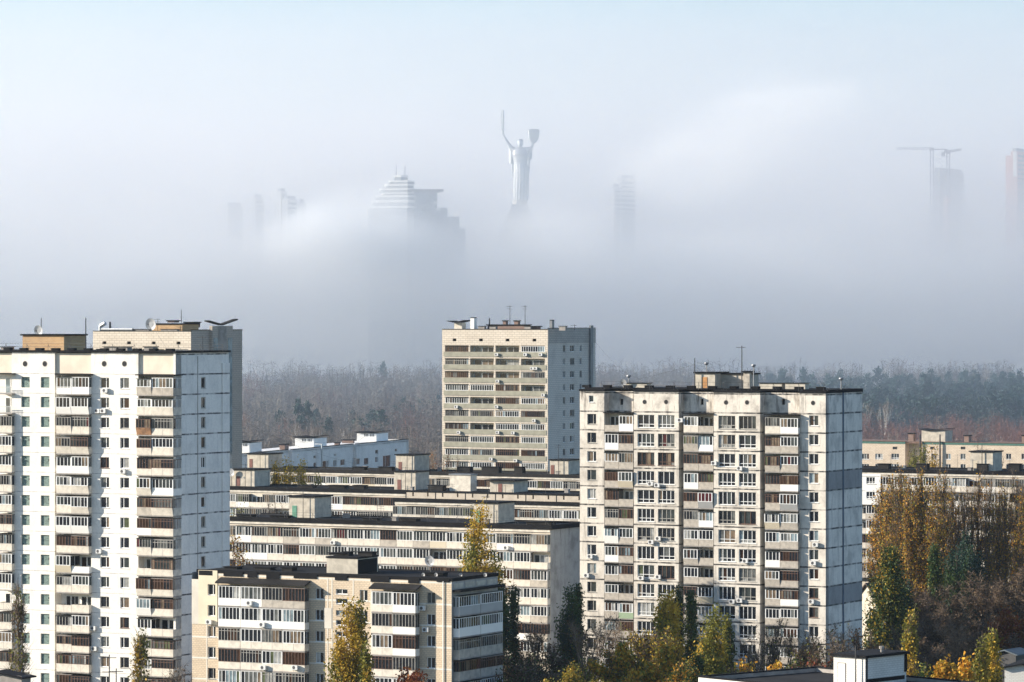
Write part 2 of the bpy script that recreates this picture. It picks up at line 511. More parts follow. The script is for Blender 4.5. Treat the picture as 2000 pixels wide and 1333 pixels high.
class Building:
    def __init__(s, name, label, cat, px, Y, theta, group=None):
        s.th = R(theta); s.c = math.cos(s.th); s.s = math.sin(s.th)
        s.X0, s.Y0 = (px - 1000) / F * Y, Y
        s.root = thing(name, label, cat, (s.X0, s.Y0, 0), -s.th, group)
    def lx(s, px, y=0.0):
        k = (px - 1000) / F
        return (k * (s.Y0 + y * s.c) - s.X0 - y * s.s) / (s.c + k * s.s)
    def ly(s, px, x=0.0):
        k = (px - 1000) / F
        return (k * (s.Y0 - x * s.s) - s.X0 - x * s.c) / (s.s - k * s.c)
    def depth(s, x, y):
        return s.Y0 - x * s.s + y * s.c
    def lz(s, py, x=0.0, y=0.0):
        return ZP(py, s.depth(x, y))
    def mp(s, px, py, y=0.0):
        x = s.lx(px, y)
        return x, s.lz(py, x, y)
    # a wall along x at y, looking to -y, or along y at x, looking to +x; holes are (a0, a1, z0, z1)
    def wall(s, name, mats, a0, a1, z0, z1, at, holes=(), deep=0.2, side=False, mb=None, thick=None):
        own = mb is None
        mb = mb or MB()
        pt = (lambda a, z, d: (at - d, a, z)) if side else (lambda a, z, d: (a, at + d, z))
        holes = [h for h in holes if h[1] > a0 and h[0] < a1 and h[3] > z0 and h[2] < z1]
        A = sorted({a0, a1, *[min(max(q, a0), a1) for h in holes for q in h[:2]]})
        Z = sorted({z0, z1, *[min(max(q, z0), z1) for h in holes for q in h[2:]]})
        for i in range(len(A) - 1):
            run = None
            for j in range(len(Z) - 1):
                ca, cz = (A[i] + A[i + 1]) / 2, (Z[j] + Z[j + 1]) / 2
                inside = any(h[0] < ca < h[1] and h[2] < cz < h[3] for h in holes)
                if not inside:
                    if run is None:
                        run = Z[j]
                if inside or j == len(Z) - 2:
                    if run is not None:
                        top = Z[j] if inside else Z[j + 1]
                        mb.quad(pt(A[i], run, 0), pt(A[i + 1], run, 0), pt(A[i + 1], top, 0), pt(A[i], top, 0))
                        run = None
        for h in holes:
            h0, h1, h2, h3 = h
            mb.quad(pt(h0, h2, 0), pt(h1, h2, 0), pt(h1, h2, deep), pt(h0, h2, deep))
            mb.quad(pt(h0, h3, 0), pt(h1, h3, 0), pt(h1, h3, deep), pt(h0, h3, deep))
            mb.quad(pt(h0, h2, 0), pt(h0, h3, 0), pt(h0, h3, deep), pt(h0, h2, deep))
            mb.quad(pt(h1, h2, 0), pt(h1, h3, 0), pt(h1, h3, deep), pt(h1, h2, deep))
        if own:
            return mb.build(name, mats, s.root)
        return mb
    def part(s, name, mb, mats, parent=None, smooth=False):
        return mb.build(name, mats, parent or s.root, None, smooth)
    def ac(s, px, py, y=0.0):
        x, z = s.mp(px, py, y)
        return place('air_conditioner', ac_mesh(), s.root, (x - 0.42, y, z - 0.3))
    def hut(s, px0, px1, px2, top, y, z0, wall='cream_hut', side=None, door=None, name='rooftop_hut', over=0.25, slab=0.22, butterfly=False, roof='bitumen'):
        """roof housing: lit front px0..px1, end wall to px2, top row in the photograph"""
        x0, x1 = s.lx(px0, y), s.lx(px1, y)
        y1 = y + max(1.0, s.ly(px2, x1) - y)
        zt = s.lz(top, x1, y)
        m = MB()
        m.box(x0, x1, y, y1, z0, zt)
        o = s.part(name, m, [M[wall]])
        m = MB()
        if butterfly:
            xm = x0 + (x1 - x0) * 0.35
            ym = y + (y1 - y) * 0.5
            for xa, xb, ra, rb in ((x0 - over, xm, 0.35, 0.02), (xm, x1 + over, 0.02, 0.5)):
                m.hexa([(xa, y - over, zt + ra), (xb, y - over, zt + rb), (xb, y1 + over, zt + rb), (xa, y1 + over, zt + ra)],
                       [(xa, y - over, zt + ra + .14), (xb, y - over, zt + rb + .14), (xb, y1 + over, zt + rb + .14), (xa, y1 + over, zt + ra + .14)])
        else:
            m.box(x0 - over, x1 + over, y - over, y1 + over, zt + 0.003, zt + slab)
        m.build('hut_roof', [M[roof]], o)
        if door:
            fx, mat_ = door
            xd = x0 + (x1 - x0) * fx
            m = MB()
            m.box(xd, xd + 0.85, y - 0.05, y - 0.004, z0 + 0.05, z0 + min(1.95, (zt - z0) * 0.75))
            m.build('door', [M[mat_]], o)
        return o
    def antenna(s, px, top, y, z0, bars=2, r=0.05, name='antenna'):
        x = s.lx(px, y)
        zt = s.lz(top, x, y)
        m = MB()
        m.tube((x, y, z0), (x, y, zt), r, r * 0.7, 5)
        for i in range(bars):
            zz = zt - 0.25 - 0.55 * i
            L = 0.9 - 0.15 * i
            m.box(x - L, x + L * 0.7, y - 0.025, y + 0.025, zz - 0.025, zz + 0.025)
            for q in range(4):
                xx = x - L + 0.4 * q
                m.box(xx - 0.015, xx + 0.015, y - 0.3, y + 0.3, zz + 0.025, zz + 0.05)
        return s.part(name, m, [M['iron']])
    def vent(s, px, py_top, y, z0, w=1.2, d=0.9, cap=True, mat='slab'):
        x = s.lx(px, y)
        zt = max(z0 + 0.35, s.lz(py_top, x, y))
        m = MB()
        m.box(x - w / 2, x + w / 2, y, y + d, z0, zt - 0.12, 0)
        if cap:
            m.box(x - w / 2 - 0.15, x + w / 2 + 0.15, y - 0.15, y + d + 0.15, zt - 0.1, zt, 1)
        return s.part('vent', m, [M[mat], M['bitumen']])
    def dish(s, px, py, r, y, z0, tilt=0.25):
        x, z = s.mp(px, py, y)
        rg = []
        for k, (q, dd) in enumerate(((0.05, 0.0), (0.5, 0.05), (0.8, 0.14), (1.0, 0.24), (1.0, 0.27), (0.5, 0.1))):
            rg.append([(x + r * q * math.cos(t * math.pi / 10), y - r * dd - math.sin(t * math.pi / 10) * r * q * tilt, z + r * q * math.sin(t * math.pi / 10)) for t in range(20)])
        m = MB(); m.rings(rg, 0)
        o = s.part('satellite_dish', m, [M['dish']], smooth=False)
        m = MB()
        m.tube((x, y + 0.1, z0), (x, y + 0.1, z), 0.09, 0.07, 6)
        m.tube((x, y, z - r * 0.9), (x, y - r * 1.0, z - 0.1), 0.035, 0.03, 4)
        m.box(x - 0.12, x + 0.12, y - r * 1.05, y - r * 0.9, z - 0.15, z + 0.1)
        m.build('mount', [M['iron']], o)
        return o
    def railing(s, x0, x1, y, z0, h=1.0, step=4.0):
        m = MB()
        n = max(1, int(abs(x1 - x0) / step))
        for i in range(n + 1):
            x = x0 + (x1 - x0) * i / n
            m.tube((x, y, z0), (x, y, z0 + h), 0.03, 0.03, 4)
            m.tube((x + 0.6, y, z0), (x, y, z0 + h * 0.9), 0.02, 0.02, 4)
        for zz in (h, h * 0.55):
            m.tube((x0, y, z0 + zz), (x1, y, z0 + zz), 0.022, 0.022, 4)
        return s.part('railing', m, [M['iron']])

# ------------------------------------------------------------------ ground
def make_ground():
    q = NT('autumn_ground')
    f = q.ramp(q.noise((0.05, 0.05, 0.05), 5), 0.35, 0.65)
    c = q.mix(f, (0.05, 0.055, 0.025), (0.075, 0.06, 0.04))
    q.put(q.b.inputs['Base Color'], c)
    q.b.inputs['Roughness'].default_value = 1
    m = MB()
    m.quad((-9000, -400, 0), (9000, -400, 0), (9000, 16000, 0), (-9000, 16000, 0))
    tag(m.build('ground', q.mat), 'dark autumn ground of grass and soil below the buildings', 'ground', None, 'structure')
make_ground()

def porthole(b, px, py, y, r=0.42):
    x, z = b.mp(px, py, y)
    m = MB()
    n = 16
    o = [(x + r * math.cos(2 * math.pi * i / n), z + r * math.sin(2 * math.pi * i / n)) for i in range(n)]
    i_ = [(x + r * .86 * math.cos(2 * math.pi * i / n), z + r * .86 * math.sin(2 * math.pi * i / n)) for i in range(n)]
    for k in range(n):
        j = (k + 1) % n
        m.quad((o[k][0], y - .02, o[k][1]), (o[j][0], y - .02, o[j][1]), (i_[j][0], y - .02, i_[j][1]), (i_[k][0], y - .02, i_[k][1]), 0)
        m.quad((o[k][0], y, o[k][1]), (o[j][0], y, o[j][1]), (o[j][0], y - .02, o[j][1]), (o[k][0], y - .02, o[k][1]), 0)
    m.add([(a, y - .005, c) for a, c in i_], [tuple(range(n))], 1)
    return m.build('porthole', [M['slab'], M['vent_dark']], b.root)

def roof_slab(b, x0, x1, y0, y1, z, over=0.25, th=0.35, mat='bitumen', name='roof', curb=0.0):
    m = MB()
    m.box(x0 - over, x1 + over, y0 - over, y1 + over, z + 0.003, z + th)
    if curb:
        t = 0.3
        m.box(x0 - over, x1 + over, y0 - over, y0 - over + t, z + th + .002, z + th + curb)
        m.box(x0 - over, x1 + over, y1 + over - t, y1 + over, z + th + .002, z + th + curb)
        m.box(x1 + over - t, x1 + over, y0 - over + t, y1 + over - t, z + th + .002, z + th + curb)
    return m.build(name, [M[mat]], b.root)

def shell(b, x0, x1, y1, z1, mat, y0=0.0):
    """left end and rear walls"""
    m = MB()
    m.quad((x0, y0, 0), (x0, y1, 0), (x0, y1, z1), (x0, y0, z1))
    m.quad((x0, y1, 0), (x1, y1, 0), (x1, y1, z1), (x0, y1, z1))
    return m.build('rear_wall', [mat], b.root)

KW = {'w': 'white', 'b': 'brown', 'g': 'grey', 'o': 'open', 'r': 'open_rail', 't': 'white_tall'}
PW = {'c': 'concrete_light', 'k': 'concrete', 's': 'siding_white', 'y': 'siding_beige', 'e': 'siding_green', 'd': 'siding_grey', 'u': 'rust', 'h': 'green_sheet'}

# ------------------------------------------------------------------ white panel tower at the picture's edge
def tower_white():
    b = Building('apartment_tower', 'bright white panel apartment tower with two columns of green glass-block windows', 'apartment tower', 343, 549, 28)
    zt, zc, H, rec, dep = b.lz(690), 52.0, 2.8, 1.5, b.ly(447)
    X = b.lx
    xl = X(-75)
    wm = panel('white_facade_panel', (0.87, 0.83, 0.76), H, zc, 0.06, 0.22, 0.7, 0.2, (0.42, 0.37, 0.30), zt)
    em = panel('white_end_panel', (0.86, 0.83, 0.78), H, zc, 0.14, 0.06, 1.0, 0.34, (0.36, 0.36, 0.36))
    cm = mk('cream_attic_panel', (0.78, 0.69, 0.56), 0.9, 0.15, 0.6)
    FL = range(17)
    holes = []
    gl = [(X(41.5), X(58)), (X(79.5), X(96.5))]
    wn = [(X(195.5), X(213)), (X(234.5), X(252))]
    for k in FL:
        for a, c in gl + wn:
            holes.append((a, c, 50.0 - H * k, 51.5 - H * k))
    mb = MB()
    blocks = [(X(23), X(107)), (X(178), X(270)), (-0.35, 0)]
    for a, c in blocks:
        b.wall('', None, a, c, 0, zt, 0.0, holes, 0.22, mb=mb)
        mb.quad((c, 0, 0), (c, rec, 0), (c, rec, zt), (c, 0, zt))
        mb.quad((a, 0, 0), (a, rec, 0), (a, rec, zt), (a, 0, zt))
    for a, c in ((xl, X(23)), (X(107), X(178)), (X(270), -0.35)):
        b.wall('', None, a, c, 0, zc - 0.02, rec, mb=mb)
    b.part('wall', mb, [wm])
    for a, c in ((xl, X(23)), (X(107), X(178)), (X(270), -0.35)):
        mb = MB()
        mb.box(a + .02, c - .02, 0.3, rec + 0.4, zc + .05, zt - .1)
        b.part('attic_panel', mb, [cm])
    ly0, ly1 = b.ly(393), b.ly(401.5)
    sh = [(ly0, ly1, 50.0 - H * k, 51.55 - H * k) for k in FL]
    b.wall('end_wall', [em], 0, dep, 0, zt, 0.0, sh, 0.2, side=True)
    mb = MB(); mb.box(0.002, 0.16, b.ly(433), dep - .01, 0, zt - 1.5)
    b.part('end_pilaster', mb, [em])
    mb = MB(); mb.box(0.002, 0.05, b.ly(385.6), b.ly(386.4), 0, zt - .5)
    b.part('joint_strip', mb, [M['slab']])
    shell(b, xl, 0, dep, zt, em)
    roof_slab(b, xl, 0, 0, dep, zt, 0.2, 0.28)
    for i in range(14):
        x = -1.2 - i * 2.75
        mb = MB()
        mb.box(x - 0.55, x + 0.55, 0.1, 0.9, zt + .29, zt + .62)
        b.part('parapet_block', mb, [M['bitumen']])
    for k in FL:
        z = 50.0 - H * k
        for i, (a, c) in enumerate(gl):
            m = MB()
            m.quad((a, 0.2, z), (c, 0.2, z), (c, 0.2, z + 1.5), (a, 0.2, z + 1.5), 0)
            if (k * 7 + i * 3) % 5 < 3:
                xx = c - 0.32
                m.quad((xx, .195, z + .8), (xx + .22, .195, z + .8), (xx + .22, .195, z + 1.1), (xx, .195, z + 1.1), 1)
            m.build('glass_block_window', [M['glass_block'], M['vent_dark']], b.root)
        for i, (a, c) in enumerate(wn):
            fr = 'brown' if (i, k) in ((0, 4), (1, 12)) else ('grey' if (i, k) in ((1, 2), (0, 11), (1, 14)) else 'white')
            window(b, c - a, 1.5, (a, 0.14, z), 'third', fr, k * 2 + i)
        window(b, ly1 - ly0, 1.5, (-0.14, ly0, z), 'half' if k % 3 else 'single', 'white' if k in (4, 6, 10) else 'grey', k, R(90))
    for px in (49, 87.5, 203.5, 243):
        porthole(b, px, 711, 0)
    s1 = ['tt', 'ws', 'gg', 'gb', 'ww', 'ww', 'ww', 'wy', 'bb', 'wo', 'gw', 'rr', 'gw', 'bb', 'bb', 'bb', 'gw']
    p1 = ['ss', 'ss', 'cc', 'cc', 'ss', 'cc', 'cc', 'ss', 'cc', 'ys', 'cc', 'cc', 'cc', 'cc', 'cc', 'cc', 'cc']
    s2 = ['ww', 'ww', 'bg', 'bw', 'bb', 'ww', 'bb', 'bb', 'gg', 'ob', 'bb', 'wb', 'wo', 'gb', 'wb', 'bb', 'gb']
    p2 = ['kk', 'cc', 'uc', 'cc', 'cc', 'cs', 'kc', 'sc', 'cc', 'cc', 'cc', 'sc', 'sc', 'cc', 'cc', 'cc', 'cc']
    s0 = 'rrgwwgwbgwtogwbrg'
    fy = -0.7
    xa = [X(p, fy) for p in (110, 139.6, 174)]
    xb = [X(p, fy) for p in (267, 296, 338.5)]
    x0 = [X(-9, fy), X(23, fy)]
    d = rec - fy
    for k in FL:
        z = zc - H * (k + 1) - 0.2
        for st, pp, xs in ((s1, p1, xa), (s2, p2, xb)):
            for j in (0, 1):
                g = KW.get(st[k][j], 'white')
                fl = 0.25 if (k == 1 and xs is xa) or st[k] == 'wy' or (st[k] == 'wo' and xs is xa and j == 0) else 0.0
                wall_ = PW[pp[k][j]]
                if g == 'open_rail':
                    g = 'open'
                vr = random.Random(k * 31 + j * 7 + int(xs is xa)); balcony(b, xs[j + 1] - xs[j] - .02, d, H, (xs[j], rec, z), wall_, g, k * 3 + j, flare=fl or vr.choice((0, 0, 0, .12, .28)) * (g != 'open'), zp=vr.choice((1.05, 1.15, 1.15, 1.25)), zt=vr.choice((2.38, 2.5, 2.5, 2.55)))
        balcony(b, x0[1] - x0[0], d, H, (x0[0], rec, z), PW['c'], KW[s0[k]], k)
    mb = MB()
    for xs in (xa, xb, [X(-9, fy), 0, X(23, fy)]):
        mb.box(xs[0] - .15, xs[2] + .2, fy - 0.2, rec - .07, zc - 0.14, zc + 0.02)
    b.part('canopy', mb, [M['bitumen_grey']])
    for p in ((207, 763), (192, 803), (203.5, 803), (242, 921), (195, 1077), (184, 1227), (186, 1267), (399, 921)):
        if p[0] < 300:
            b.ac(*p)
    # roof
    h = b.hut(44, 125, 167, 656, 4.0, zt + .28, 'orange_brick')
    b.dish(76.5, 646, 0.75, 5.0, zt + 2.4, 0.1)
    b.antenna(80.5, 621, 5.5, zt + 2.4, 0, 0.08)
    b.antenna(167.5, 621, 5.0, zt + .2, 0, 0.1)
    b.antenna(396, 656, 4, zt + .2, 1, 0.06)
    b.railing(xl, X(430), 0.6, zt + .28, 0.95, 3.6)
    for px in (215, 240, 10, 290):
        b.vent(px, 677, 3.5, zt + .28, 2.2 if px == 215 else 1.5, 1.2)
tower_white()

# ------------------------------------------------------------------ weathered panel tower
def tower_grey():
    b = Building('apartment_tower', 'weathered grey white panel tower with dark dirty joints and windowless end wall', 'apartment tower', 1618.6, 577, 28)
    f = -1.75                        # plane of the projecting blocks
    q4 = -1.1                       # plane of the end block
    zt = b.lz(768.5)
    H = 2.807
    zc = 45.85
    dep = b.ly(1684)
    X = b.lx
    xl = X(1132.5, f)
    wm = panel('weathered_facade_panel', (0.77, 0.705, 0.61), H, zc, 0.15, 0.03, 1.0, 0.58, (0.17, 0.145, 0.12), zt,
               patch=[((zc - 5 * H - 100, zc - 5 * H - 99), (0.7, 0.62, 0.47))])
    em = panel('weathered_end_panel', (0.76, 0.72, 0.66), H, zc, 0.16, 0.05, 1.0, 0.55, (0.14, 0.14, 0.14), zt,
               patch=[((zc - H * 4 + .02, zc - H * 3 - .02), (0.31, 0.31, 0.315)), ((zc - H * 10 + .02, zc - H * 9 - .02), (0.31, 0.31, 0.315))])
    FL = range(16)
    NB = [(xl, X(1180, f), f), (X(1238, f), X(1325.5, f), f), (X(1394, f), X(1484.5, f), f), (X(1561, q4), 0.0, q4)]
    big = [(X(1245, f), X(1278, f)), (X(1285, f), X(1317.5, f)), (X(1403, f), X(1436, f)), (X(1443, f), X(1476.5, f))]
    lf = (X(1147, f), X(1164.5, f))
    rt = (X(1580, q4), X(1598.5, q4))
    holes = []
    for k in FL:
        z = zc - H * k
        holes += [(a, c, z - 2.35, z - 0.42) for a, c in big]
        holes += [(lf[0], lf[1], z - 1.95, z - 0.4), (rt[0], rt[1], z - 1.75, z - 0.22)]
    h0, hz = b.mp(1150, 786, f); h1, hz1 = b.mp(1159.5, 773, f)
    holes.append((h0, h1, hz, hz1))
    slots = []
    for px in (1214, 1371, 1530):
        a, z0 = b.mp(px - 3, 791, 0); c, z1 = b.mp(px + 3, 779.5, 0)
        slots.append((a, c, z0, z1))
    mb = MB()
    for a, c, y in NB:
        b.wall('', None, a, c, 0, zt, y, holes, 0.22, mb=mb)
        if y < 0:
            mb.quad((c, y, 0), (c, 0, 0), (c, 0, zt), (c, y, zt))
            mb.quad((a, y, 0), (a, 0, 0), (a, 0, zt), (a, y, zt))
    for a, c in ((X(1180, f), X(1238, f)), (X(1325.5, f), X(1394, f)), (X(1484.5, f), X(1561, q4))):
        b.wall('', None, a, c, 0, zt, 0.0, slots, 0.4, mb=mb)
    b.part('wall', mb, [wm])
    for a, c, z0, z1 in slots + [(h0, h1, hz, hz1)]:
        m = MB(); yy = (0.35 if (a, c, z0, z1) in slots else f + 0.2)
        m.quad((a, yy, z0), (c, yy, z0), (c, yy, z1), (a, yy, z1))
        b.part('attic_vent', m, [M['vent_dark']])
    window(b, h1 - h0, hz1 - hz, (h0, f + .1, hz), 'single', 'white', 1)
    b.wall('end_wall', [em], q4 + .002, dep, 0, zt, 0.0, (), side=True)
    m = MB(); m.box(0.002, 0.05, b.ly(1645.2), b.ly(1648), 0, zt)
    b.part('seam_strip', m, [M['blue_seam']])
    shell(b, xl, 0, dep, zt, em, f)
    m = MB()
    for a, c, y in NB:
        m.box(a - .1, c + .1, y - .12, dep + .1, zt + .003, zt + .3)
    m.box(xl - .1, .1, .01, dep + .12, zt + .31, zt + .5)
    for i in range(12):
        x = -1.5 - i * 3.5
        m.box(x - 0.6, x + 0.6, 0.2, 1.0, zt + .5, zt + .9)
    b.part('roof', m, [M['bitumen']])
    for px in (1259, 1301, 1418, 1459):
        porthole(b, px, 785.5 if px < 1400 else 786.5, f, 0.36)
    porthole(b, 1588, 787.5, q4, 0.36)
    for k in FL:
        z = zc - H * k
        r = random.Random(k)
        for i, (a, c) in enumerate(big):
            fr = r.choices(('white', 'grey', 'brown'), (70, 24, 6))[0]
            if k == 0:
                fr = 'white' if i < 2 else 'grey'
            window(b, c - a, 1.93, (a, f + .14, z - 2.35), 'four' if (k + i) % 4 else 'wide', fr, k * 4 + i)
        window(b, lf[1] - lf[0], 1.55, (lf[0], f + .14, z - 1.95), 'third', 'white' if k in (2, 4, 5, 6, 7) else 'grey', k)
        window(b, rt[1] - rt[0], 1.53, (rt[0], q4 + .14, z - 1.75), 'half', 'brown' if k in (9, 10) else 'white', k + 50)
    st = [['ow', 'wb', 'wg', 'bw', 'bo', 'gb', 'ww', 'wb', 'wb', 'wo', 'ww', 'gb', 'ww', 'wg', 'ww', 'ww'],
          ['wo', 'gw', 'bb', 'wb', 'bw', 'gw', 'ww', 'wo', 'wo', 'bw', 'bw', 'ww', 'ww', 'gw', 'ww', 'ww'],
          ['gw', 'bw', 'bw', 'bb', 'bw', 'ww', 'ww', 'wb', 'wb', 'wb', 'ww', 'gw', 'ww', 'ww', 'ww', 'ww']]
    pr = [['ks', 'sk', 'kk', 'ky', 'kk', 'kk', 'sk', 'sk', 'kk', 'kk', 'ke', 'kk', 'kk', 'kk', 'kk', 'kk'],
          ['ck', 'ks', 'kk', 'sk', 'kd', 'ks', 'kk', 'kk', 'kk', 'ky', 'kd', 'kk', 'kk', 'kk', 'kk', 'kk'],
          ['cs', 'kk', 'kk', 'ks', 'kd', 'yk', 'kk', 'sk', 'kk', 'ks', 'kk', 'kk', 'kk', 'kk', 'kk', 'kk']]
    sx = [[X(p, f) for p in (1180.5, 1208.3, 1237)], [X(p, f) for p in (1335, 1364, 1393.5)], [X(p, f) for p in (1494, 1523.5, 1559)]]
    for i in range(3):
        for k in FL:
            z = zc - H * (k + 1) - 0.28
            for j in (0, 1):
                fl = 0.3 if pr[i][k][j] in 'dy' and st[i][k][j] == 'w' else 0.0
                balcony(b, sx[i][j + 1] - sx[i][j] - .03, 1.74, H, (sx[i][j], -0.01, z), PW[pr[i][k][j]], KW[st[i][k][j]], k * 2 + j + i, flare=fl or (.16 if (k * 5 + j * 3 + i * 7) % 6 == 0 and st[i][k][j] != 'o' else 0), zp=(1.05, 1.12, 1.2, 1.12)[(k + j * 2 + i) % 4], zt=(2.42, 2.48, 2.52)[(k * 2 + j + i) % 3])
        m = MB()
        m.box(sx[i][0] - .1, sx[i][2] + .1, f - .25, -.01, zc - .24, zc - .1)
        b.part('canopy', m, [M['bitumen']])
    for p in ((1396, 905), (1446, 915), (1272, 945), (1285, 948), (1287, 1052), (1273, 1059), (1154, 1087), (1147, 1124), (1254, 1129), (1287, 1127), (1457, 1096), (1431, 1175), (1446, 1173), (1330, 821)):
        b.ac(p[0], p[1], f)
    for p in ((1594, 1064), (1590, 1100), (1586, 1175)):
        b.ac(p[0], p[1], q4)
    zr = zt + .5
    b.hut(1358, 1396.5, 1420, 730, 3.0, zr, 'cream_hut', door=(0.35, 'door_orange'))
    b.hut(1400, 1470, 1481, 732, 5.2, zr, 'concrete')
    b.hut(1452, 1464, 1470, 728, 4.2, zr, 'concrete')
    b.antenna(1357, 700, 2.5, zr, 0, 0.1)
    b.antenna(1449, 676, 3.5, zr, 1, 0.09)
    for px, tp in ((1380, 708), (1472, 712), (1228, 733), (1643, 738)):
        x = X(px, 4); m = MB(); ztp = b.lz(tp, x, 4)
        m.tube((x, 4, zr), (x, 4, ztp), .09, .09, 6)
        m.tube((x, 4, ztp - .45), (x, 4, ztp - .2), .1, .38, 8)
        m.tube((x, 4, ztp - .2), (x, 4, ztp), .38, .3, 8)
        b.part('vent_pipe', m, [M['tin']])
    for px, w in ((1240, 4.0), (1505, 3.6), (1553, 3.2)):
        b.vent(px, 748, 3.0, zr, w, 1.5, mat='cream_hut')
    b.dish(1218, 748, 0.55, 2.5, zr)
    b.railing(xl + 3, -0.5, -0.6, zt + .3, 1.15, 4.0)
tower_grey()

# ------------------------------------------------------------------ two brick towers of the same kind
def brick_tower(label, px, Y, px_left, py_top, px_end, full):
    b = Building('brick_tower', label, 'brick tower', px, Y, 28, 'pale brick towers with green balcony fronts')
    X = b.lx
    zt = b.lz(py_top)
    H = 2.91
    xl, dep = X(px_left), b.ly(px_end)
    fm = brick('cream_block_facing' if full else 'cream_block_facing_worn', (0.68, 0.60, 0.49), (0.63, 0.55, 0.44), (0.36, 0.30, 0.24), 1.2, 0.48, 0.035, grime=0.15)
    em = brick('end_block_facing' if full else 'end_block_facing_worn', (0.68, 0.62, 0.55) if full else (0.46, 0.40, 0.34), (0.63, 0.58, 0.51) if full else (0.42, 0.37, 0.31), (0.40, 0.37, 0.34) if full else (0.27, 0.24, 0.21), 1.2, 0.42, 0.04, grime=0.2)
    z0 = zt - 6.2
    n = 13 if full else 2
    W = -xl
    pier = 0.75
    bays = []
    for i in range(4):
        a = xl + pier + (W - pier * 1.4) * i / 4
        c = xl + pier + (W - pier * 1.4) * (i + 1) / 4 - 0.42
        bays.append((a, c))
    holes = []
    for k in range(n):
        for a, c in bays:
            holes.append((a, c, z0 - H * k, z0 - H * k + 2.62))
    tw = []
    for i in range(4):
        xc = xl + W * (0.118 + 0.252 * i)
        tw.append((xc - .48, xc + .48, zt - 2.65, zt - 2.05))
    b.wall('wall', [fm], xl, 0, 0, zt, 0.0, holes + tw, 1.25)
    for a, c, za, zb in tw:
        m = MB(); m.quad((a, .4, za), (c, .4, za), (c, .4, zb), (a, .4, zb)); b.part('attic_vent', m, [M['vent_dark']])
    m = MB()
    for k in range(n):
        for a, c in bays:
            m.quad((a, 1.2, z0 - H * k), (c, 1.2, z0 - H * k), (c, 1.2, z0 - H * k + 2.62), (a, 1.2, z0 - H * k + 2.62))
    b.part('loggia_wall', m, [M['siding_beige']])
    seq = ['borw', 'gooo', 'boog', 'wwbr', 'wobw', 'ggwb', 'brww', 'gwbw', 'wgbb', 'wwbw', 'wgwb', 'ggww', 'wwgg']
    par = ['hhhs', 'hhhh', 'hhhh', 'shhh', 'shhh', 'hhhy', 'hhhh', 'hhhh', 'hhhh', 'hhhh', 'hhhh', 'hhhh', 'hhhh']
    for k in range(n):
        for i, (a, c) in enumerate(bays):
            g = KW[seq[k][i]]
            balcony(b, c - a - .02, 1.2, H, (a + .01, 1.195, z0 - H * k - .02), PW[par[k][i]], 'open' if g == 'open_rail' else g, k * 4 + i, name='loggia', zp=1.2, zt=2.5)
    m = MB()
    for k in range(n):
        m.box(xl + .4, -.35, -.07, -.003, z0 - H * k + .1, z0 - H * k + 1.16)
    if full:
        b.part('green_parapet', m, [M['green_sheet']])
    sh = []
    cols = ((1099.5, 1104), (1113.5, 1122), (1132, 1136.5)) if full else ()
    for k in range(n):
        for p, q in cols:
            sh.append((b.ly(p), b.ly(q), z0 + 1.15 - H * k, z0 + 2.65 - H * k))
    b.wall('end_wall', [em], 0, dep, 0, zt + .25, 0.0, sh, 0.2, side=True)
    for i, (a, c, za, zb) in enumerate(sh):
        window(b, c - a, zb - za, (-.14, a, za), 'half', 'white' if i % 4 else 'grey', i, R(90))
    if full:
        m = MB(); m.box(.003, .08, .02, dep - .02, zt - 3.1, zt + .1)
        b.part('attic_band', m, [brick('dark_block_band', (0.50, 0.46, 0.41), (0.45, 0.41, 0.37), (0.25, 0.24, 0.22), 1.2, 0.4, 0.05)])
        m = MB(); m.box(.003, .06, .02, b.ly(1098), 0, zt - 19)
        b.part('clad_patch', m, [em])
        m = MB()
        y0, y1 = b.ly(1150), b.ly(1155)
        m.box(.09, .5, y0, y1, 0, zt + .9)
        b.part('service_duct', m, [M['tin']])
        for px, py in ((971, 693), (1027, 693), (1057, 693), (1040, 720), (1047, 720), (973, 745), (1062, 772), (892, 795), (971, 795), (1044, 822), (897, 845), (973, 845), (1003, 846), (960, 897), (1008, 900)):
            b.ac(px, py, -.07)
    m = MB()
    m.quad((xl, 0, 0), (xl, dep, 0), (xl, dep, zt), (xl, 0, zt)); m.quad((xl, dep, 0), (0, dep, 0), (0, dep, zt), (xl, dep, zt))
    b.part('rear_wall', m, [em])
    m = MB()
    m.box(xl + .3, -.3, .3, dep - .3, zt - .5, zt - .2)
    m.box(xl - .05, .05, -.08, .28, zt + .003, zt + .14); m.box(-.28, .08, .285, dep + .08, zt + .253, zt + .4); m.box(xl - .05, xl + .28, .285, dep, zt + .003, zt + .14)
    b.part('roof', m, [M['bitumen_grey']])
    zr = zt - .2
    if full:
        b.hut(887, 902, 910, 631, 4, zr, 'concrete_light', butterfly=True, over=1.2)
        b.hut(918.5, 926, 931, 622, 3, zr, 'siding_white', over=0.0)
        b.hut(952, 1024, 1036, 636, 5, zr, 'red_brick')
        b.hut(1004, 1012, 1016, 628, 6, zr + 1, 'red_brick', name='chimney', over=.15)
        b.hut(982, 988, 991, 628, 6, zr + 1, 'red_brick', name='chimney', over=.15)
        b.hut(1038, 1050, 1056, 639, 3, zr, 'red_brick', name='chimney', over=.3)
        b.antenna(996, 597, 7, zr, 2, .07); b.antenna(1025.5, 597, 8, zr, 2, .07)
        b.antenna(956, 622, 5, zr, 0, .2); b.hut(1073.5, 1078.5, 1080, 627, 2, zr, 'tin', name='vent_box', over=0)
        b.antenna(1122, 634, 10, zr, 1, .07)
        for px in (940, 962, 1030, 1098):
            b.vent(px, 637, 2, zr, 1.6)
    else:
        b.hut(294, 356, 388, 634, 8, zr, 'orange_brick')
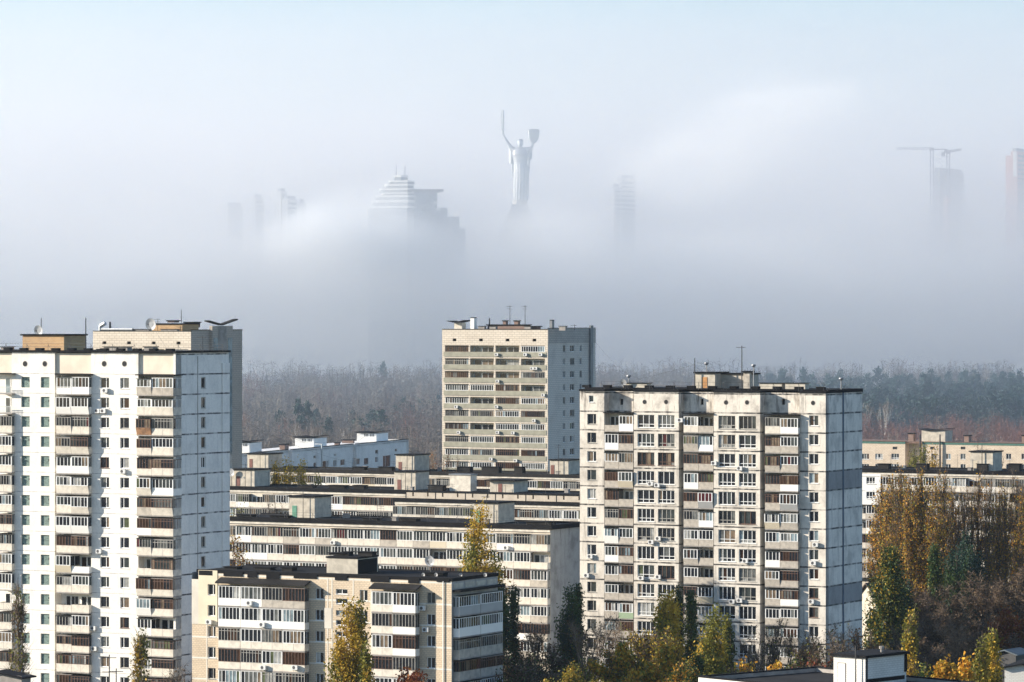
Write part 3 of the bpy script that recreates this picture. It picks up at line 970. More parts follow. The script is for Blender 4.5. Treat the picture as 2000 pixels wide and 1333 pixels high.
        b.hut(327, 340, 350, 628, 10, zr + 2, 'red_brick', name='chimney', over=.2)
        b.hut(360, 376, 391, 631, 12, zr + 1, 'red_brick', over=.2)
        b.dish(296, 634, 1.25, 5, zr, .1)
        b.antenna(354, 605, 9, zr + 2, 0, .09); b.antenna(308, 622, 6, zr, 3, .05)
        m = MB()
        x, z = b.mp(196, 640, 3)
        m.tube((x, 3, zr), (x, 3, z + 0.3), .35, .35, 8); m.tube((x, 3, z + .3), (x + 1.2, 3, z + .9), .4, .45, 8); m.tube((x + .3, 3, zr + .6), (x + 8, 3, zr + .6), .3, .3, 8)
        b.part('ventilation_duct', m, [M['metal']])
        b.antenna(215, 629, 3, zr, 0, .28)
        for px in (250, 275, 330):
            b.vent(px, 643, 3, zr, 4)
        # stair and lift tower with its winged roof, on the end wall
        y0, y1 = b.ly(409), b.ly(449)
        zz = ZP(637, b.depth(2, y0))
        m = MB(); m.box(.003, .7, y0, y1, 0, zz)
        o = b.part('lift_tower', m, [em])
        m = MB(); m.box(.705, .76, y0 + (y1 - y0) * .28, y0 + (y1 - y0) * .68, 0, zz - .1); m.build('dark_panel', [M['slab']], o)
        m = MB()
        ym = y0 + (y1 - y0) * 0.47
        for ya, yb, ra, rb in ((y0 - 1.6, ym, 0.9, 0.1), (ym, y1 + 1.6, 0.1, 1.2)):
            m.hexa([(-.2, ya, zz + ra), (1.0, ya, zz + ra), (1.0, yb, zz + rb), (-.2, yb, zz + rb)],
                   [(-.2, ya, zz + ra + .25), (1.0, ya, zz + ra + .25), (1.0, yb, zz + rb + .25), (-.2, yb, zz + rb + .25)])
        m.build('wing_roof', [M['bitumen_grey']], o)
        for t in (.02, .72):
            m = MB(); m.box(.705, .77, y0 + (y1 - y0) * t + .3, y0 + (y1 - y0) * (t + .24), 0, zz - 2.5); m.build('glass_strip', [M['curtain_blue']], o)
    return b
brick_tower('cream brick tower with rows of green balcony fronts, standing clear before the woodland', 1070, 880, 863.5, 644.3, 1163, True)
brick_tower('pale brick tower half hidden behind the bright white tower, with a winged roof', 373, 800, 181.5, 648, 473, False)

# ------------------------------------------------------------------ long nine-storey rows
def slab_row(label, px, Y, px_left, py_roof, dep, floors, seg, mix, cat='apartment block', name='apartment_block', end='grey_end', seed=0, roofcol='bitumen', attic=None, d=1.0, pw=None, Ho=2.8, zl=None, end_seg=True):
    b = Building(name, label, cat, px, Y, 28, 'long panel apartment rows')
    X = b.lx
    zt = b.lz(py_roof)
    xl = X(px_left)
    r = random.Random(seed)
    fm = MESH.setdefault('row_wall', panel('row_wall_panel', (0.70, 0.62, 0.50), 2.8, zt - 0.5, 0.06, 0.15, 0.7, 0.3, (0.25, 0.2, 0.16)))
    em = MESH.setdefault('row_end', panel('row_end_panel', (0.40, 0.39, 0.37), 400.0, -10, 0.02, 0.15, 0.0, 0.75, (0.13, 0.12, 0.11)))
    b.wall('wall', [fm], xl, 0, 0, zt, 0.0)
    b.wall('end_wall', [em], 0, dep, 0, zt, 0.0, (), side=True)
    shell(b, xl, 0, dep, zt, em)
    roof_slab(b, xl, 0, 0, dep, zt, 0.35, 0.45, roofcol, curb=0.25)
    m = MB(); m.box(xl, 0, -.2, -.003, zt - .42, zt - .02)
    b.part('cornice', m, [M['concrete_light']])
    n = max(1, int(round(-xl / seg)))
    w = -xl / n
    z0 = zt - 0.45
    for k in range(floors):
        z = z0 - Ho * (k + 1) - 0.25
        run = r.choice('wgb')
        for i in range(n):
            if r.random() < 0.7:
                run = r.choices('wgbo', mix)[0]
            g = KW[run]
            wl = r.choices(('concrete_light', 'concrete', 'siding_white', 'siding_beige'), pw or (74, 14, 9, 3))[0]
            balcony(b, w - .02, d, Ho, (xl + w * i + .01, -.002, z), wl, g, r.randrange(12), zp=1.18, zt=2.72)
    for i in range(7):
        x = xl + (-xl) * (i + r.uniform(.1, .9)) / 7
        hh = r.uniform(1.6, 3.4)
        y = r.uniform(2, dep - 2)
        m = MB()
        m.tube((x, y, zt + .45), (x, y, zt + .45 + hh), .035, .03, 4)
        for q in range(r.choice((1, 2, 3))):
            zz = zt + .3 + hh - q * .35
            m.box(x - .6, x + .6, y - .018, y + .018, zz, zz + .035)
        b.part('antenna', m, [M['iron']])
        if i % 2:
            w_ = r.uniform(.5, 1.0)
            m = MB(); m.box(x + 2, x + 2 + w_, y, y + .8, zt + .452, zt + 1.1); m.box(x + 1.9, x + 2.1 + w_, y - .1, y + .9, zt + 1.103, zt + 1.2)
            b.part('vent', m, [M['slab']])
    return b, zt, xl, em

F_ROW, zF, xF, _ = slab_row('cream nine-storey row with its blank grey end wall, in front of the other long rows', 1075, 618, 436, 1035, 12, 7, 2.95, (52, 28, 15, 5), seed=4)
b = F_ROW
zr = zF + .5
b.hut(565, 614.5, 647, 972, 5.0, zr, 'cream_hut', door=(.12, 'door_green'))
b.hut(925, 973, 1005, 984, 5.0, zr, 'cream_hut', door=(.1, 'door_green'))
b.antenna(592, 957, 4.5, zr, 1, .06); b.antenna(950.5, 968, 4.5, zr, 1, .06)
for px, w in ((545, 3.5), (477, 3.0), (722, 2.8), (795, 3.2), (1042, 2.6), (1060, 3.0)):
    b.vent(px, 1012 if px < 900 else 1019, 4.0, zr, w, 1.6, mat='bitumen_grey')
b.railing(xF + 1, -1, 0.2, zF + .7, .9, 5)
b.ac(652, 1060, -1.0); b.ac(990, 1070, -1.0)

G_ROW, zG, xG, _ = slab_row('cream panel row whose dark roof carries two pale huts beside poplar tops', 1196, 737, 440, 974.5, 12, 3, 3.0, (45, 35, 12, 8), seed=9)
b = G_ROW
zr = zG + .5
b.hut(450, 497, 527.5, 919, 4.0, zr, 'cream_hut', door=(.25, 'door'))
b.hut(770, 811.5, 838, 923, 5.0, zr, 'cream_hut', door=(.15, 'door'))
b.antenna(479, 906, 3.5, zr, 1, .06); b.antenna(792, 912, 4.5, zr, 1, .06)
b.hut(878, 919, 931, 929, 5.0, zr, 'concrete_light', roof='tin', over=.15)
b.hut(957, 1003, 1031, 940, 4.5, zr, 'cream_hut', door=(.35, 'door'), over=.8)
for px, w in ((596, 3.4), (657, 3.6), (850, 3.2), (700, 2.4)):
    b.vent(px, 948, 4.0, zr, w, 1.6, mat='bitumen_grey')
b.dish(452, 923, .8, 3.5, zr, .1)

# the row with the tall slotted attic
H2, zH2, xH2, em2 = slab_row('cream panel row under a tall tan attic wall pierced by small dark slots', 1190, 712, 772, 990.5, 11, 3, 3.05, (40, 38, 16, 6), seed=21, roofcol='bitumen')
b = H2
m = MB()
xa, xb = b.lx(792, 1.2), b.lx(1189, 1.2)
za = zH2 + .46
zb = b.lz(964, -30, 1.2)
sl = []
for i in range(15):
    xc = xa + 1.6 + i * 3.15
    sl.append((xc - .16, xc + .16, za + .55, za + 1.25))
b.wall('attic_wall', [mk('tan_attic_panel', (0.58, 0.50, 0.40), 0.9, 0.2, .8)], xa, xb, za, zb, 1.2, sl, .3)
m.quad((xa, 1.55, za), (xb, 1.55, za), (xb, 1.55, zb), (xa, 1.55, zb), 0)
for i in range(8):
    xc = xa + .02 + i * 6.3
    m.box(xc, xc + .12, 1.16, 1.196, za, zb - .02, 0)
m.box(xa - .1, xb + .1, 1.1, 1.7, zb + .003, zb + .2, 0)
b.part('attic_coping', m, [M['bitumen']])

I_ROW, zI, xI, _ = slab_row('farthest cream panel row, its roof carrying three huts below the green balcony tower', 1180, 838, 500, 935, 12, 2, 3.1, (48, 34, 13, 5), seed=31, roofcol='bitumen_grey')
b = I_ROW
zr = zI + .5
b.hut(483, 524, 550.5, 888, 5.0, zr, 'cream_hut', door=(.1, 'door'))
b.hut(773, 809, 838.5, 890, 5.0, zr, 'cream_hut', door=(.15, 'door'))
b.hut(1074, 1110, 1132, 900, 4.0, zr, 'cream_hut', door=(.05, 'door'))
b.antenna(795, 833, 4.5, zr, 3, .07); b.antenna(508, 880, 4.5, zr, 1, .06); b.antenna(1091, 868, 3.5, zr, 2, .07)
for px, w in ((700, 3), (752, 3.4), (905, 3.2), (957, 4.2), (1012, 2)):
    b.vent(px, 912, 4.0, zr, w, 1.6, mat='bitumen_grey')

# ------------------------------------------------------------------ nearest brick-panel block with a satellite dish
def near_block():
    b = Building('apartment_block', 'nearest tan brick-panel block with a yellow corner and big roof satellite dish', 'apartment block', 882, 510, 28)
    X = b.lx
    zt = b.lz(1136.4)
    H = 2.8
    xl, dep = X(375), b.ly(972)
    z0 = zt - 1.45                         # window heads of the top floor
    bm_ = brick('tan_tile_panel', (0.70, 0.57, 0.41), (0.63, 0.50, 0.35), (0.46, 0.37, 0.27), 0.5, 0.25, 0.03, grime=0.22, grid=(H, zt - 0.2, 0.11, (0.72, 0.67, 0.58)))
    pm = mk('yellow_plaster', (0.76, 0.66, 0.49), 0.9, 0.1, .5)
    cm = mk('cream_plaster', (0.72, 0.66, 0.56), 0.9, 0.15, .5)
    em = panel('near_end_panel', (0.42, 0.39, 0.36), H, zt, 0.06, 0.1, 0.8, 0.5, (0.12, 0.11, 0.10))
    FL = range(7)
    wins = []
    for k in FL:
        z = z0 - H * k
        wins.append((X(406), X(421), z - 1.5, z - .05, 'third'))
        wins.append((X(616), X(632), z - 1.5, z - .05, 'half'))
        wins.append((X(702.5), X(718), z - 1.5, z - .05, 'half'))
        wins.append((X(833.5), X(850), z - 1.5, z - .05, 'half'))
        wins.append((X(656), X(679), z - .72, z - .05, 'half'))
        wins.append((X(656), X(679), z - 2.0, z - 1.3, 'half'))
    holes = [w[:4] for w in wins]
    xp = X(425)
    zp_ = zt - 1.4 - 2 * H + .1
    mb = MB()
    b.wall('', None, xp, 0, 0, zt, 0.0, holes, .2, mb=mb)
    b.wall('', None, xl, xp, 0, zp_, 0.0, holes, .2, mb=mb)
    b.part('wall', mb, [bm_])
    xs = X(388)
    b.wall('plaster_wall', [pm], xs, xp, zp_, zt + .35, -.06, holes, .2)
    b.wall('plaster_corner', [cm], xl, xs - .002, zp_, zt - .9, -.06, holes, .2)
    b.wall('plaster_patch', [cm], X(634), X(648), z0 - H * 2 + .3, z0 - H - 0.1 + .3, -.05)
    for i, w in enumerate(wins):
        window(b, w[1] - w[0], w[3] - w[2], (w[0], .13, w[2]), w[4], 'white' if i % 7 != 3 else 'grey', i)
    for px in (404, 640, 648.5, 690, 725):
        m = MB()
        m.box(X(px) - .09, X(px) + .09, -.02, -.002, 0, zt - .1 if px > 425 else zp_ - .02)
        b.part('joint_strip', m, [cm])
    m = MB(); m.tube((X(866.5), -.12, 0), (X(866.5), -.12, zt), .07, .07, 6)
    b.part('drainpipe', m, [M['white_frame']])
    # balcony stacks
    y = -1.15
    px4 = [(426, 468.5), (469.5, 510.5), (511, 551), (551.5, 594.5)]
    s4 = ['wwgb', 'wwww', 'gwgw', 'bgwb', 'wwgg', 'gwwg', 'wwgg']
    p4 = ['sskk', 'ssss', 'cccc', 'cccc', 'cccc', 'cccc', 'cccc']
    px2 = [(725.5, 766), (766.5, 810.5)]
    s2 = ['ww', 'gg', 'wb', 'bg', 'ww', 'gg', 'ww']
    p2 = ['cs', 'cs', 'cs', 'cc', 'cc', 'cc', 'cc']
    for k in FL:
        z = z0 + .2 - H * (k + 1) - .28
        for (a, c), g, q in zip(px4, s4[k], p4[k]):
            balcony(b, X(c, y) - X(a, y) + .05, -y, H, (X(a, y), -.002, z), PW[q], KW[g], k * 4 + int(a) % 4, zp=1.08, zt=2.78)
        for (a, c), g, q in zip(px2, s2[k], p2[k]):
            balcony(b, X(c, y) - X(a, y) + .05, -y, H, (X(a, y), -.002, z), PW[q], KW[g], k * 4 + int(a) % 4, zp=1.08, zt=2.78)
    for a, c in ((424, 602), (724, 819)):
        m = MB()
        m.hexa([(X(a, y) - .15, y - .3, z0 + .2), (X(c - 8, y) + .3, y - .3, z0 + .2), (X(c - 8, y) + .3, -.003, z0 + .75), (X(a, y) - .15, -.003, z0 + .75)],
               [(X(a, y) - .15, y - .3, z0 + .4), (X(c - 8, y) + .3, y - .3, z0 + .4), (X(c - 8, y) + .3, -.003, z0 + .95), (X(a, y) - .15, -.003, z0 + .95)])
        b.part('canopy', m, [M['bitumen_grey']])
    # end wall with enclosed balconies
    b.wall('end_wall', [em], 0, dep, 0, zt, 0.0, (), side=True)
    W = dep - .5
    spec = [('siding_white', 'white', 'siding_grey'), ('siding_white', 'white', 'siding_white'), ('concrete', 'grey', 'concrete'), ('concrete', 'brown', 'concrete'), ('concrete', 'white', 'concrete'), ('concrete', 'grey', 'concrete')]
    for k, (sd, g, pw) in enumerate(spec):
        z = z0 + .2 - H * (k + 1) - .5
        balcony(b, W * .48, .9, H, (.002, .4, z), pw, g, k * 2, R(90), zp=1.25, zt=2.6)
        balcony(b, W * .5, .9, H, (.002, .4 + W * .49, z), pw, g, k * 2 + 1, R(90), zp=1.25, zt=2.6)
    m = MB()
    m.box(.003, 1.25, .2, dep - .1, z0 + .1, z0 + .35)
    b.part('end_canopy', m, [M['bitumen']])
    m = MB()
    for i in range(4):
        m.box(.004, .05, .6 + i * dep * .24, .6 + i * dep * .24 + dep * .2, z0 + .5, z0 + 1.15)
    b.part('end_panel', m, [M['cream_hut']])
    shell(b, xl, 0, dep, zt, em)
    roof_slab(b, xl + .8, 0, .1, dep, zt, 0.1, 0.3, 'bitumen', curb=0.15)
    r = random.Random(3)
    x = X(389)
    while x < -0.5:
        m = MB()
        w = r.uniform(1.5, 4)
        m.box(x, min(x + w, -.3), -.1, -.003, zt - r.uniform(.1, .5), zt + .3)
        x += w + r.uniform(.5, 4)
        b.part('tar_flashing', m, [M['bitumen']])
    zr = zt + .3
    h = b.hut(638, 698.5, 738, 1092, 3.5, zr, 'cream_hut', over=.1)
    m = MB()
    x1 = X(698.5, 3.5)
    m.box(x1 + .003, x1 + .05, 3.6, b.ly(736, x1), zr, b.lz(1094, x1, 3.5))  # thin dark sheet covering the right side of the hut
    m.build('dark_side', [M['bitumen']], h)
    for px, tp, w in ((658, 1080, 2.6), (675, 1078, 1.0), (713, 1078, 2.2)):
        b.vent(px, tp, 5.0, b.lz(1091, x1, 3.5) + .2, w, 1.2, mat='bitumen_grey')
    for px, w in ((513, 2.4), (450, 2.0), (845, 3.0), (560, 1.6)):
        b.vent(px, 1108 if px < 800 else 1118, 4.0, zr, w, 1.4, mat='bitumen_grey')
    b.dish(840.5, 1096, .72, 4.5, zr, .15)
    for px in (827, 852, 900, 948):
        b.dish(px, 1123, .26, 3.8 if px < 880 else 6, zr, .1)
    for p in ((489, 1178), (514, 1220), (516, 1304), (578, 1304)):
        b.ac(p[0], p[1], y)
    for p in ((410, 1215), (827, 1188), (833, 1230)):
        b.ac(p[0], p[1], -.06)
near_block()

# ------------------------------------------------------------------ white brick house behind the rows, seen along its shaded side
def white_block():
    b = Building('apartment_block', 'whitewashed brick block seen along its shaded side, three white huts on its roof', 'apartment block', 440, 950, 17)
    zt = 26.6
    wm = brick('whitewashed_brick', (0.85, 0.83, 0.79), (0.80, 0.78, 0.74), (0.55, 0.54, 0.5), 0.9, 0.3, 0.03, grime=0.22)
    y1, y2, y3 = b.ly(563, 0), b.ly(690, .9), b.ly(798, 1.8)
    segs = ((0, y1, 0), (y1, y2, .9), (y2, y3, 1.8))
    holes = {0: [], 1: [], 2: []}
    spec = [(1, 612, 617, 890.5, 895.5), (1, 652, 657, 886.5, 892), (2, 733, 738.5, 879.5, 886.5), (2, 771, 776, 877, 883),
            (1, 630, 642, 901, 918), (1, 651, 657.5, 899.5, 911), (1, 665, 674, 898, 910), (2, 695, 703.5, 896.5, 909), (2, 711, 719.5, 895.5, 908), (2, 733, 739, 893, 904), (2, 748, 763, 890.5, 913), (1, 612, 618, 904, 916)]
    mb = MB()
    for i, (a, c, x) in enumerate(segs):
        for s, p, q, ta, tb in spec:
            if s == i:
                ya, yb = b.ly(p, x), b.ly(q, x)
                holes[i].append((ya, yb, b.lz(tb, x, ya), b.lz(ta, x, ya)))
        b.wall('', None, a, c, 0, zt, x, holes[i], .2, side=True, mb=mb)
        if i:
            mb.quad((x - .9, a, 0), (x, a, 0), (x, a, zt), (x - .9, a, zt))
        mb.box(x - 13, x, a + .01, c - .01, zt - .6, zt - .3)
    mb.quad((-13, 0, 0), (0, 0, 0), (0, 0, zt), (-13, 0, zt)); mb.quad((1.8, y3, 0), (-13, y3, 0), (-13, y3, zt), (1.8, y3, zt))
    b.part('wall', mb, [wm])
    for i, (a, c, x) in enumerate(segs):
        for j, (ya, yb, za, zb) in enumerate(holes[i]):
            window(b, yb - ya, zb - za, (x - .13, ya, za), 'third' if yb - ya > 2 else 'half', 'white' if j % 3 else 'grey', j, R(90))
    m = MB()
    for a, c, x in segs:
        m.box(x - .4, x + .08, a + .01, c - .01, zt + .003, zt + .2)
    b.part('roof_edge', m, [M['bitumen_grey']])
    zr = zt - .3
    for p0, p1, p2, tp, x in ((450, 487, 511, 866, -2.5), (576, 613, 638, 857, -3.0), (697, 735, 758, 847.5, -2.5)):
        # front plane chosen so that the hut's right edge stands x metres inside the facade
        y = b.ly(p1, x)
        h = b.hut(p0, p1, p2, tp, y, zr, 'siding_white', butterfly=True, over=.5, roof='bitumen')
        x0, x1 = b.lx(p0, y), b.lx(p1, y)
        z = b.lz(tp, x1, y)
        for t in (.38, .46, .54, .68, .76, .84):
            m = MB()
            xx = x0 + (x1 - x0) * t
            m.box(xx, xx + .22, y - .03, y - .004, z - .75, z - .1)
            m.build('louvre', [M['vent_dark']], h)
    for p0, p1, p2, tp, x in ((546, 556, 564, 869.5, -5), (668, 690, 692, 860.5, -5), (653, 662, 664, 866, -4)):
        y = b.ly(p1, x)
        b.hut(p0, p1, p2, tp, y, zr, 'red_brick', name='chimney', over=.15)
    m = MB(); m.tube((2.2, b.ly(627, 2), 0), (2.2, b.ly(627, 2), ZP(868, b.depth(2, b.ly(627, 2)))), .2, .2, 6); m.tube((2.2, b.ly(627, 2), 27.5), (0, b.ly(615, 0), 27.5), .12, .12, 5)
    b.part('flue', m, [M['metal']])
white_block()

# ------------------------------------------------------------------ blocks behind the poplars
def brick_row():
    b = Building('brick_block', 'low cream brick block with a green roof edge, standing before the reddish woodland', 'brick block', 2080, 1040, 28)
    X = b.lx
    zt = b.lz(868.5)
    wm = brick('cream_row_brick', (0.70, 0.58, 0.44), (0.62, 0.50, 0.37), (0.42, 0.34, 0.26), 0.9, 0.36, 0.03, grime=0.18)
    xl = X(1600)
    xa, xb = X(1768), X(1808, 2.5)
    wins = []
    for px in (1624, 1654, 1690, 1717, 1748.5, 1824, 1852, 1881, 1909, 1945, 1970, 2000):
        w = 15 if px in (1717, 1748.5, 1690) else 10
        for k in range(4):
            z1 = b.lz(886.5, X(px)) - 2.8 * k
            wins.append((X(px - w / 2), X(px + w / 2), z1 - 1.5, z1))
    small = []
    for px in (1748, 1821, 1881, 1640):
        z1 = b.lz(873, X(px)); small.append((X(px - 4.5), X(px + 4.5), z1 - .7, z1))
    mb = MB()
    b.wall('', None, xl, xa, 0, zt, 0, wins + small, .2, mb=mb)
    b.wall('', None, xa, xb, 0, zt, 2.5, (), .2, mb=mb)
    b.wall('', None, xb, 0, 0, zt, 0, wins + small, .2, mb=mb)
    mb.quad((xa, 0, 0), (xa, 2.5, 0), (xa, 2.5, zt), (xa, 0, zt)); mb.quad((xb, 0, 0), (xb, 2.5, 0), (xb, 2.5, zt), (xb, 0, zt))
    mb.quad((0, 0, 0), (0, 12, 0), (0, 12, zt), (0, 0, zt))
    b.part('wall', mb, [wm])
    for i, (a, c, z0, z1) in enumerate(wins):
        window(b, c - a, 1.5, (a, .13, z0), 'wide' if c - a > 2 else 'half', 'white', i)
    for a, c, z0, z1 in small:
        m = MB(); m.quad((a, .15, z0), (c, .15, z0), (c, .15, z1), (a, .15, z1)); b.part('attic_vent', m, [M['vent_dark']])
    m = MB()
    for a, c, y in ((xl, xa, -.1), (xb, 0, -.1)):
        m.box(a, c, y, -.003, zt - .55, zt + .05)
    b.part('green_fascia', m, [mk('green_fascia_sheet', (0.06, 0.17, 0.13), .6, .3, 1)])
    shell(b, xl, 0, 12, zt, wm)
    m = MB(); m.box(xl - .2, .2, .1, 12.2, zt - .4, zt + .12); m.box(xl - .2, xa + .2, -.25, .09, zt + .06, zt + .2); m.box(xb - .2, .2, -.25, .09, zt + .06, zt + .2)
    b.part('roof', m, [mk('rusty_roof_sheet', (0.22, 0.13, 0.09), .8, .4, .6)])
    zr = zt + .12
    b.hut(1800, 1846, 1860, 842, 3, zr, 'cream_hut', butterfly=True, over=.6)
    for p0, p1, p2, tp in ((1774, 1784, 1788, 848), (1883, 1892, 1897, 852), (1996, 2010, 2016, 852)):
        b.hut(p0, p1, p2, tp, 3, zr, 'red_brick', name='chimney', over=.2)
    for px in (1797, 1836):
        b.antenna(px, 849, -.5, zt - 8, 0, .28, name='flue')
brick_row()

K_ROW, zK, xK, _ = slab_row('pale panel row glimpsed through tall bare poplars, a whitewashed corner at its end', 2120, 738, 1640, 931, 12, 7, 3.0, (46, 32, 14, 8), seed=44, pw=(40, 30, 24, 6))
b = K_ROW
b.hut(1895, 1939, 1957, 884, 3.5, zK + .5, 'cream_hut', door=(.15, 'siding_beige'))
b.antenna(1918, 868, 3.2, zK + .5, 0, .1)
for px in (1725, 1918, 1800, 1980):
    b.vent(px, 906, 3, zK + .5, 2.2, 1.4, mat='bitumen_grey')
m = MB()
xa, xb = b.lx(1660, -1.1), b.lx(1720, -1.1)
b.wall('insulated_wall', [M['siding_white']], xa, xb, zK - 6.2, zK - .3, -1.15, [(b.lx(1692, -1.15), b.lx(1709, -1.15), zK - 2.2 - 2.8 * k, zK - .9 - 2.8 * k) for k in range(2)], .2)
for k in range(2):
    window(b, b.lx(1709, -1.15) - b.lx(1692, -1.15), 1.3, (b.lx(1692, -1.15), -1.05, zK - 2.2 - 2.8 * k), 'wide', 'white', k)

# ------------------------------------------------------------------ nearest flat roof with its white brick hut
def near_roof():
    th = 50
    Y = 372
    b = Building('flat_roof_block', 'flat-roofed white block at the lower edge, carrying a white brick hut', 'apartment block', 1364, Y, th)
    zt = b.lz(1323)
    L, D = 34, 15.5
    wm = MESH.setdefault('nr', panel('near_roof_wall', (0.72, 0.70, 0.66), 2.8, zt, .06, .15, .6, .25))
    m = MB()
    m.quad((0, 0, 0), (L, 0, 0), (L, 0, zt), (0, 0, zt)); m.quad((0, D, 0), (L, D, 0), (L, D, zt), (0, D, zt))
    m.quad((0, 0, 0), (0, D, 0), (0, D, zt), (0, 0, zt)); m.quad((L, 0, 0), (L, D, 0), (L, D, zt), (L, 0, zt))
    b.part('wall', m, [wm])
    m = MB()
    m.box(.3, L - .3, .3, D - .3, zt - .6, zt - .35)
    b.part('roof', m, [M['bitumen_grey']])
    m = MB()
    m.box(-.06, .28, -.06, D + .06, zt + .003, zt + .14); m.box(.281, L + .06, D - .3, D + .06, zt + .003, zt + .14); m.box(.281, L + .06, -.06, .28, zt + .003, zt + .14)
    b.part('coping', m, [M['bitumen']])
    m = MB(); m.box(.3, .34, .3, D - .3, zt - .35, zt); m.box(.35, L - .3, D - .34, D - .3, zt - .35, zt)
    b.part('parapet_lining', m, [M['slab']])
    return b, zt
NR, zN = near_roof()
def near_hut():
    Y = 366
    b = Building('brick_hut', 'white brick hut with a tarred roof, standing on the nearest flat roof', 'roof hut', 1690, Y, 42)
    zt = b.lz(1286)
    x0, y1 = b.lx(1628), b.ly(1770)
    z0 = zN - .35
    m = MB(); m.box(x0, 0, 0, y1, z0, zt)
    b.part('wall', m, [M['white_hut']])
    m = MB(); m.box(x0 - .25, .25, -.25, y1 + .25, zt + .003, zt + .25)
    b.part('roof', m, [M['bitumen']])
    m = MB(); m.box(x0 + .6, x0 + 1.35, -.06, -.004, z0 + .05, z0 + 2.0)
    o = b.part('door', m, [M['siding_white']])
    m = MB(); m.box(x0 + .52, x0 + .6, -.05, -.004, z0, z0 + 2.08); m.box(x0 + 1.35, x0 + 1.43, -.05, -.004, z0, z0 + 2.08); m.box(x0 + .601, x0 + 1.349, -.05, -.004, z0 + 2.0, z0 + 2.08); m.build('door_frame', [M['slab']], o)
    m = MB()
    ya = b.ly(1694); yb = b.ly(1766)
    m.box(.004, .05, b.ly(1691.5), ya, z0, zt); m.box(.004, .06, ya + .01, yb, b.lz(1325, 0, 4) - .2, b.lz(1325, 0, 4) + .15); m.box(.004, .07, yb + .01, yb + .4, z0 + 1, zt)
    b.part('tar_band', m, [M['bitumen']])
    m = MB(); m.tube((x0 + (0 - x0) * .78, -.4, z0), (x0 + (0 - x0) * .78, -.4, ZP(1262, Y)), .07, .05, 6)
    b.part('mast', m, [M['iron']])
    xm, zm = b.mp(1722, 1278, 4)
    m = MB(); m.tube((xm, 4, zt), (xm, 4, zm + .5), .13, .13, 8); m.tube((xm, 4, zm + .5), (xm, 4, zm + .75), .24, .24, 8)
    b.part('vent_pipe', m, [M['slab']])
near_hut()

def small_house(label, px, Y, th, px_left, px_end, py_eave, rise, wall, roof, name='house', cat='house'):
    b = Building(name, label, cat, px, Y, th)
    x0, y1, z = b.lx(px_left), b.ly(px_end), b.lz(py_eave)
    m = MB()
    m.quad((x0, 0, 0), (0, 0, 0), (0, 0, z), (x0, 0, z)); m.quad((0, 0, 0), (0, y1, 0), (0, y1, z), (0, 0, z))
    m.quad((x0, 0, 0), (x0, y1, 0), (x0, y1, z), (x0, 0, z)); m.quad((x0, y1, 0), (0, y1, 0), (0, y1, z), (x0, y1, z))
    xm = x0 / 2
    m.add([(x0, 0, z), (0, 0, z), (xm, 0, z + rise)], [(0, 1, 2)]); m.add([(x0, y1, z), (0, y1, z), (xm, y1, z + rise)], [(0, 1, 2)])
    b.part('wall', m, [wall])
    m = MB()
    for xa, za, xb, zb in ((x0 - .5, z - .3, xm, z + rise), (xm, z + rise, .5, z - .3)):
        m.hexa([(xa, -.5, za), (xb, -.5, zb), (xb, y1 + .5, zb), (xa, y1 + .5, za)], [(xa, -.5, za + .18), (xb, -.5, zb + .18), (xb, y1 + .5, zb + .18), (xa, y1 + .5, za + .18)])
    b.part('roof', m, [roof])
    return b
small_house('small house under a dark brown gable roof beside the weathered tower', 1735, 640, 60, 1655, 1790, 1205, 5.0, M['cream_hut'], mk('brown_roof_sheet', (0.07, 0.045, 0.035), .6, .3, 1))
small_house('low dark shed with a pale blue sheet roof among the trees', 1984, 570, 35, 1944, 2010, 1277, .35, M['iron'], mk('pale_blue_sheet', (0.10, 0.13, 0.15), .7, .3, 1), 'shed', 'shed')
small_house('low white brick outbuilding in shade at the lower corner', 2030, 520, 20, 1962, 2080, 1304, .3, M['white_hut'], M['bitumen'], 'outbuilding', 'outbuilding')
small_house('low building with a dark tarred roof below the white tower', 42, 470, 28, -60, 60, 1321, .3, M['slab'], M['bitumen'], 'kiosk', 'low building')

# ------------------------------------------------------------------ vegetation
import numpy as np

def leaf_quads(pts, size, r, out):
    """one small quad of random attitude per point"""
    for p in pts:
        s = size * r.uniform(.6, 1.3)
        a = Vector((r.gauss(0, 1), r.gauss(0, 1), r.gauss(0, 1))).normalized()
        b = a.orthogonal().normalized()
        b.rotate(Matrix.Rotation(r.uniform(0, 6.283), 3, a))
        c = a.cross(b)
        p = Vector(p)
        out.append((p - b * s - c * s * .6, p + b * s - c * s * .6, p + b * s + c * s * .6, p - b * s + c * s * .6))

def quad_mesh(name, quads, mats, idx=None):
    n = len(quads)
    me = bpy.data.meshes.new(name)
    v = np.array([tuple(p) for q in quads for p in q], dtype=np.float32)
    me.vertices.add(4 * n); me.vertices.foreach_set('co', v.ravel())
    me.loops.add(4 * n); me.loops.foreach_set('vertex_index', np.arange(4 * n, dtype=np.int32))
    me.polygons.add(n); me.polygons.foreach_set('loop_start', np.arange(0, 4 * n, 4, dtype=np.int32))
    for m in mats:
        me.materials.append(m)
    if idx is not None:
        me.polygons.foreach_set('material_index', np.array(idx, dtype=np.int32))
    me.update(calc_edges=True)
    return me

def blade(a, b, w, r):
    a, b = Vector(a), Vector(b)
    d = (b - a)
    s = d.cross(Vector((r.gauss(0, 1), r.gauss(0, 1), r.gauss(0, 1))))
    s = s.normalized() * w if s.length > 1e-6 else Vector((w, 0, 0))
    return (a - s, a + s, b + s * .25, b - s * .25)

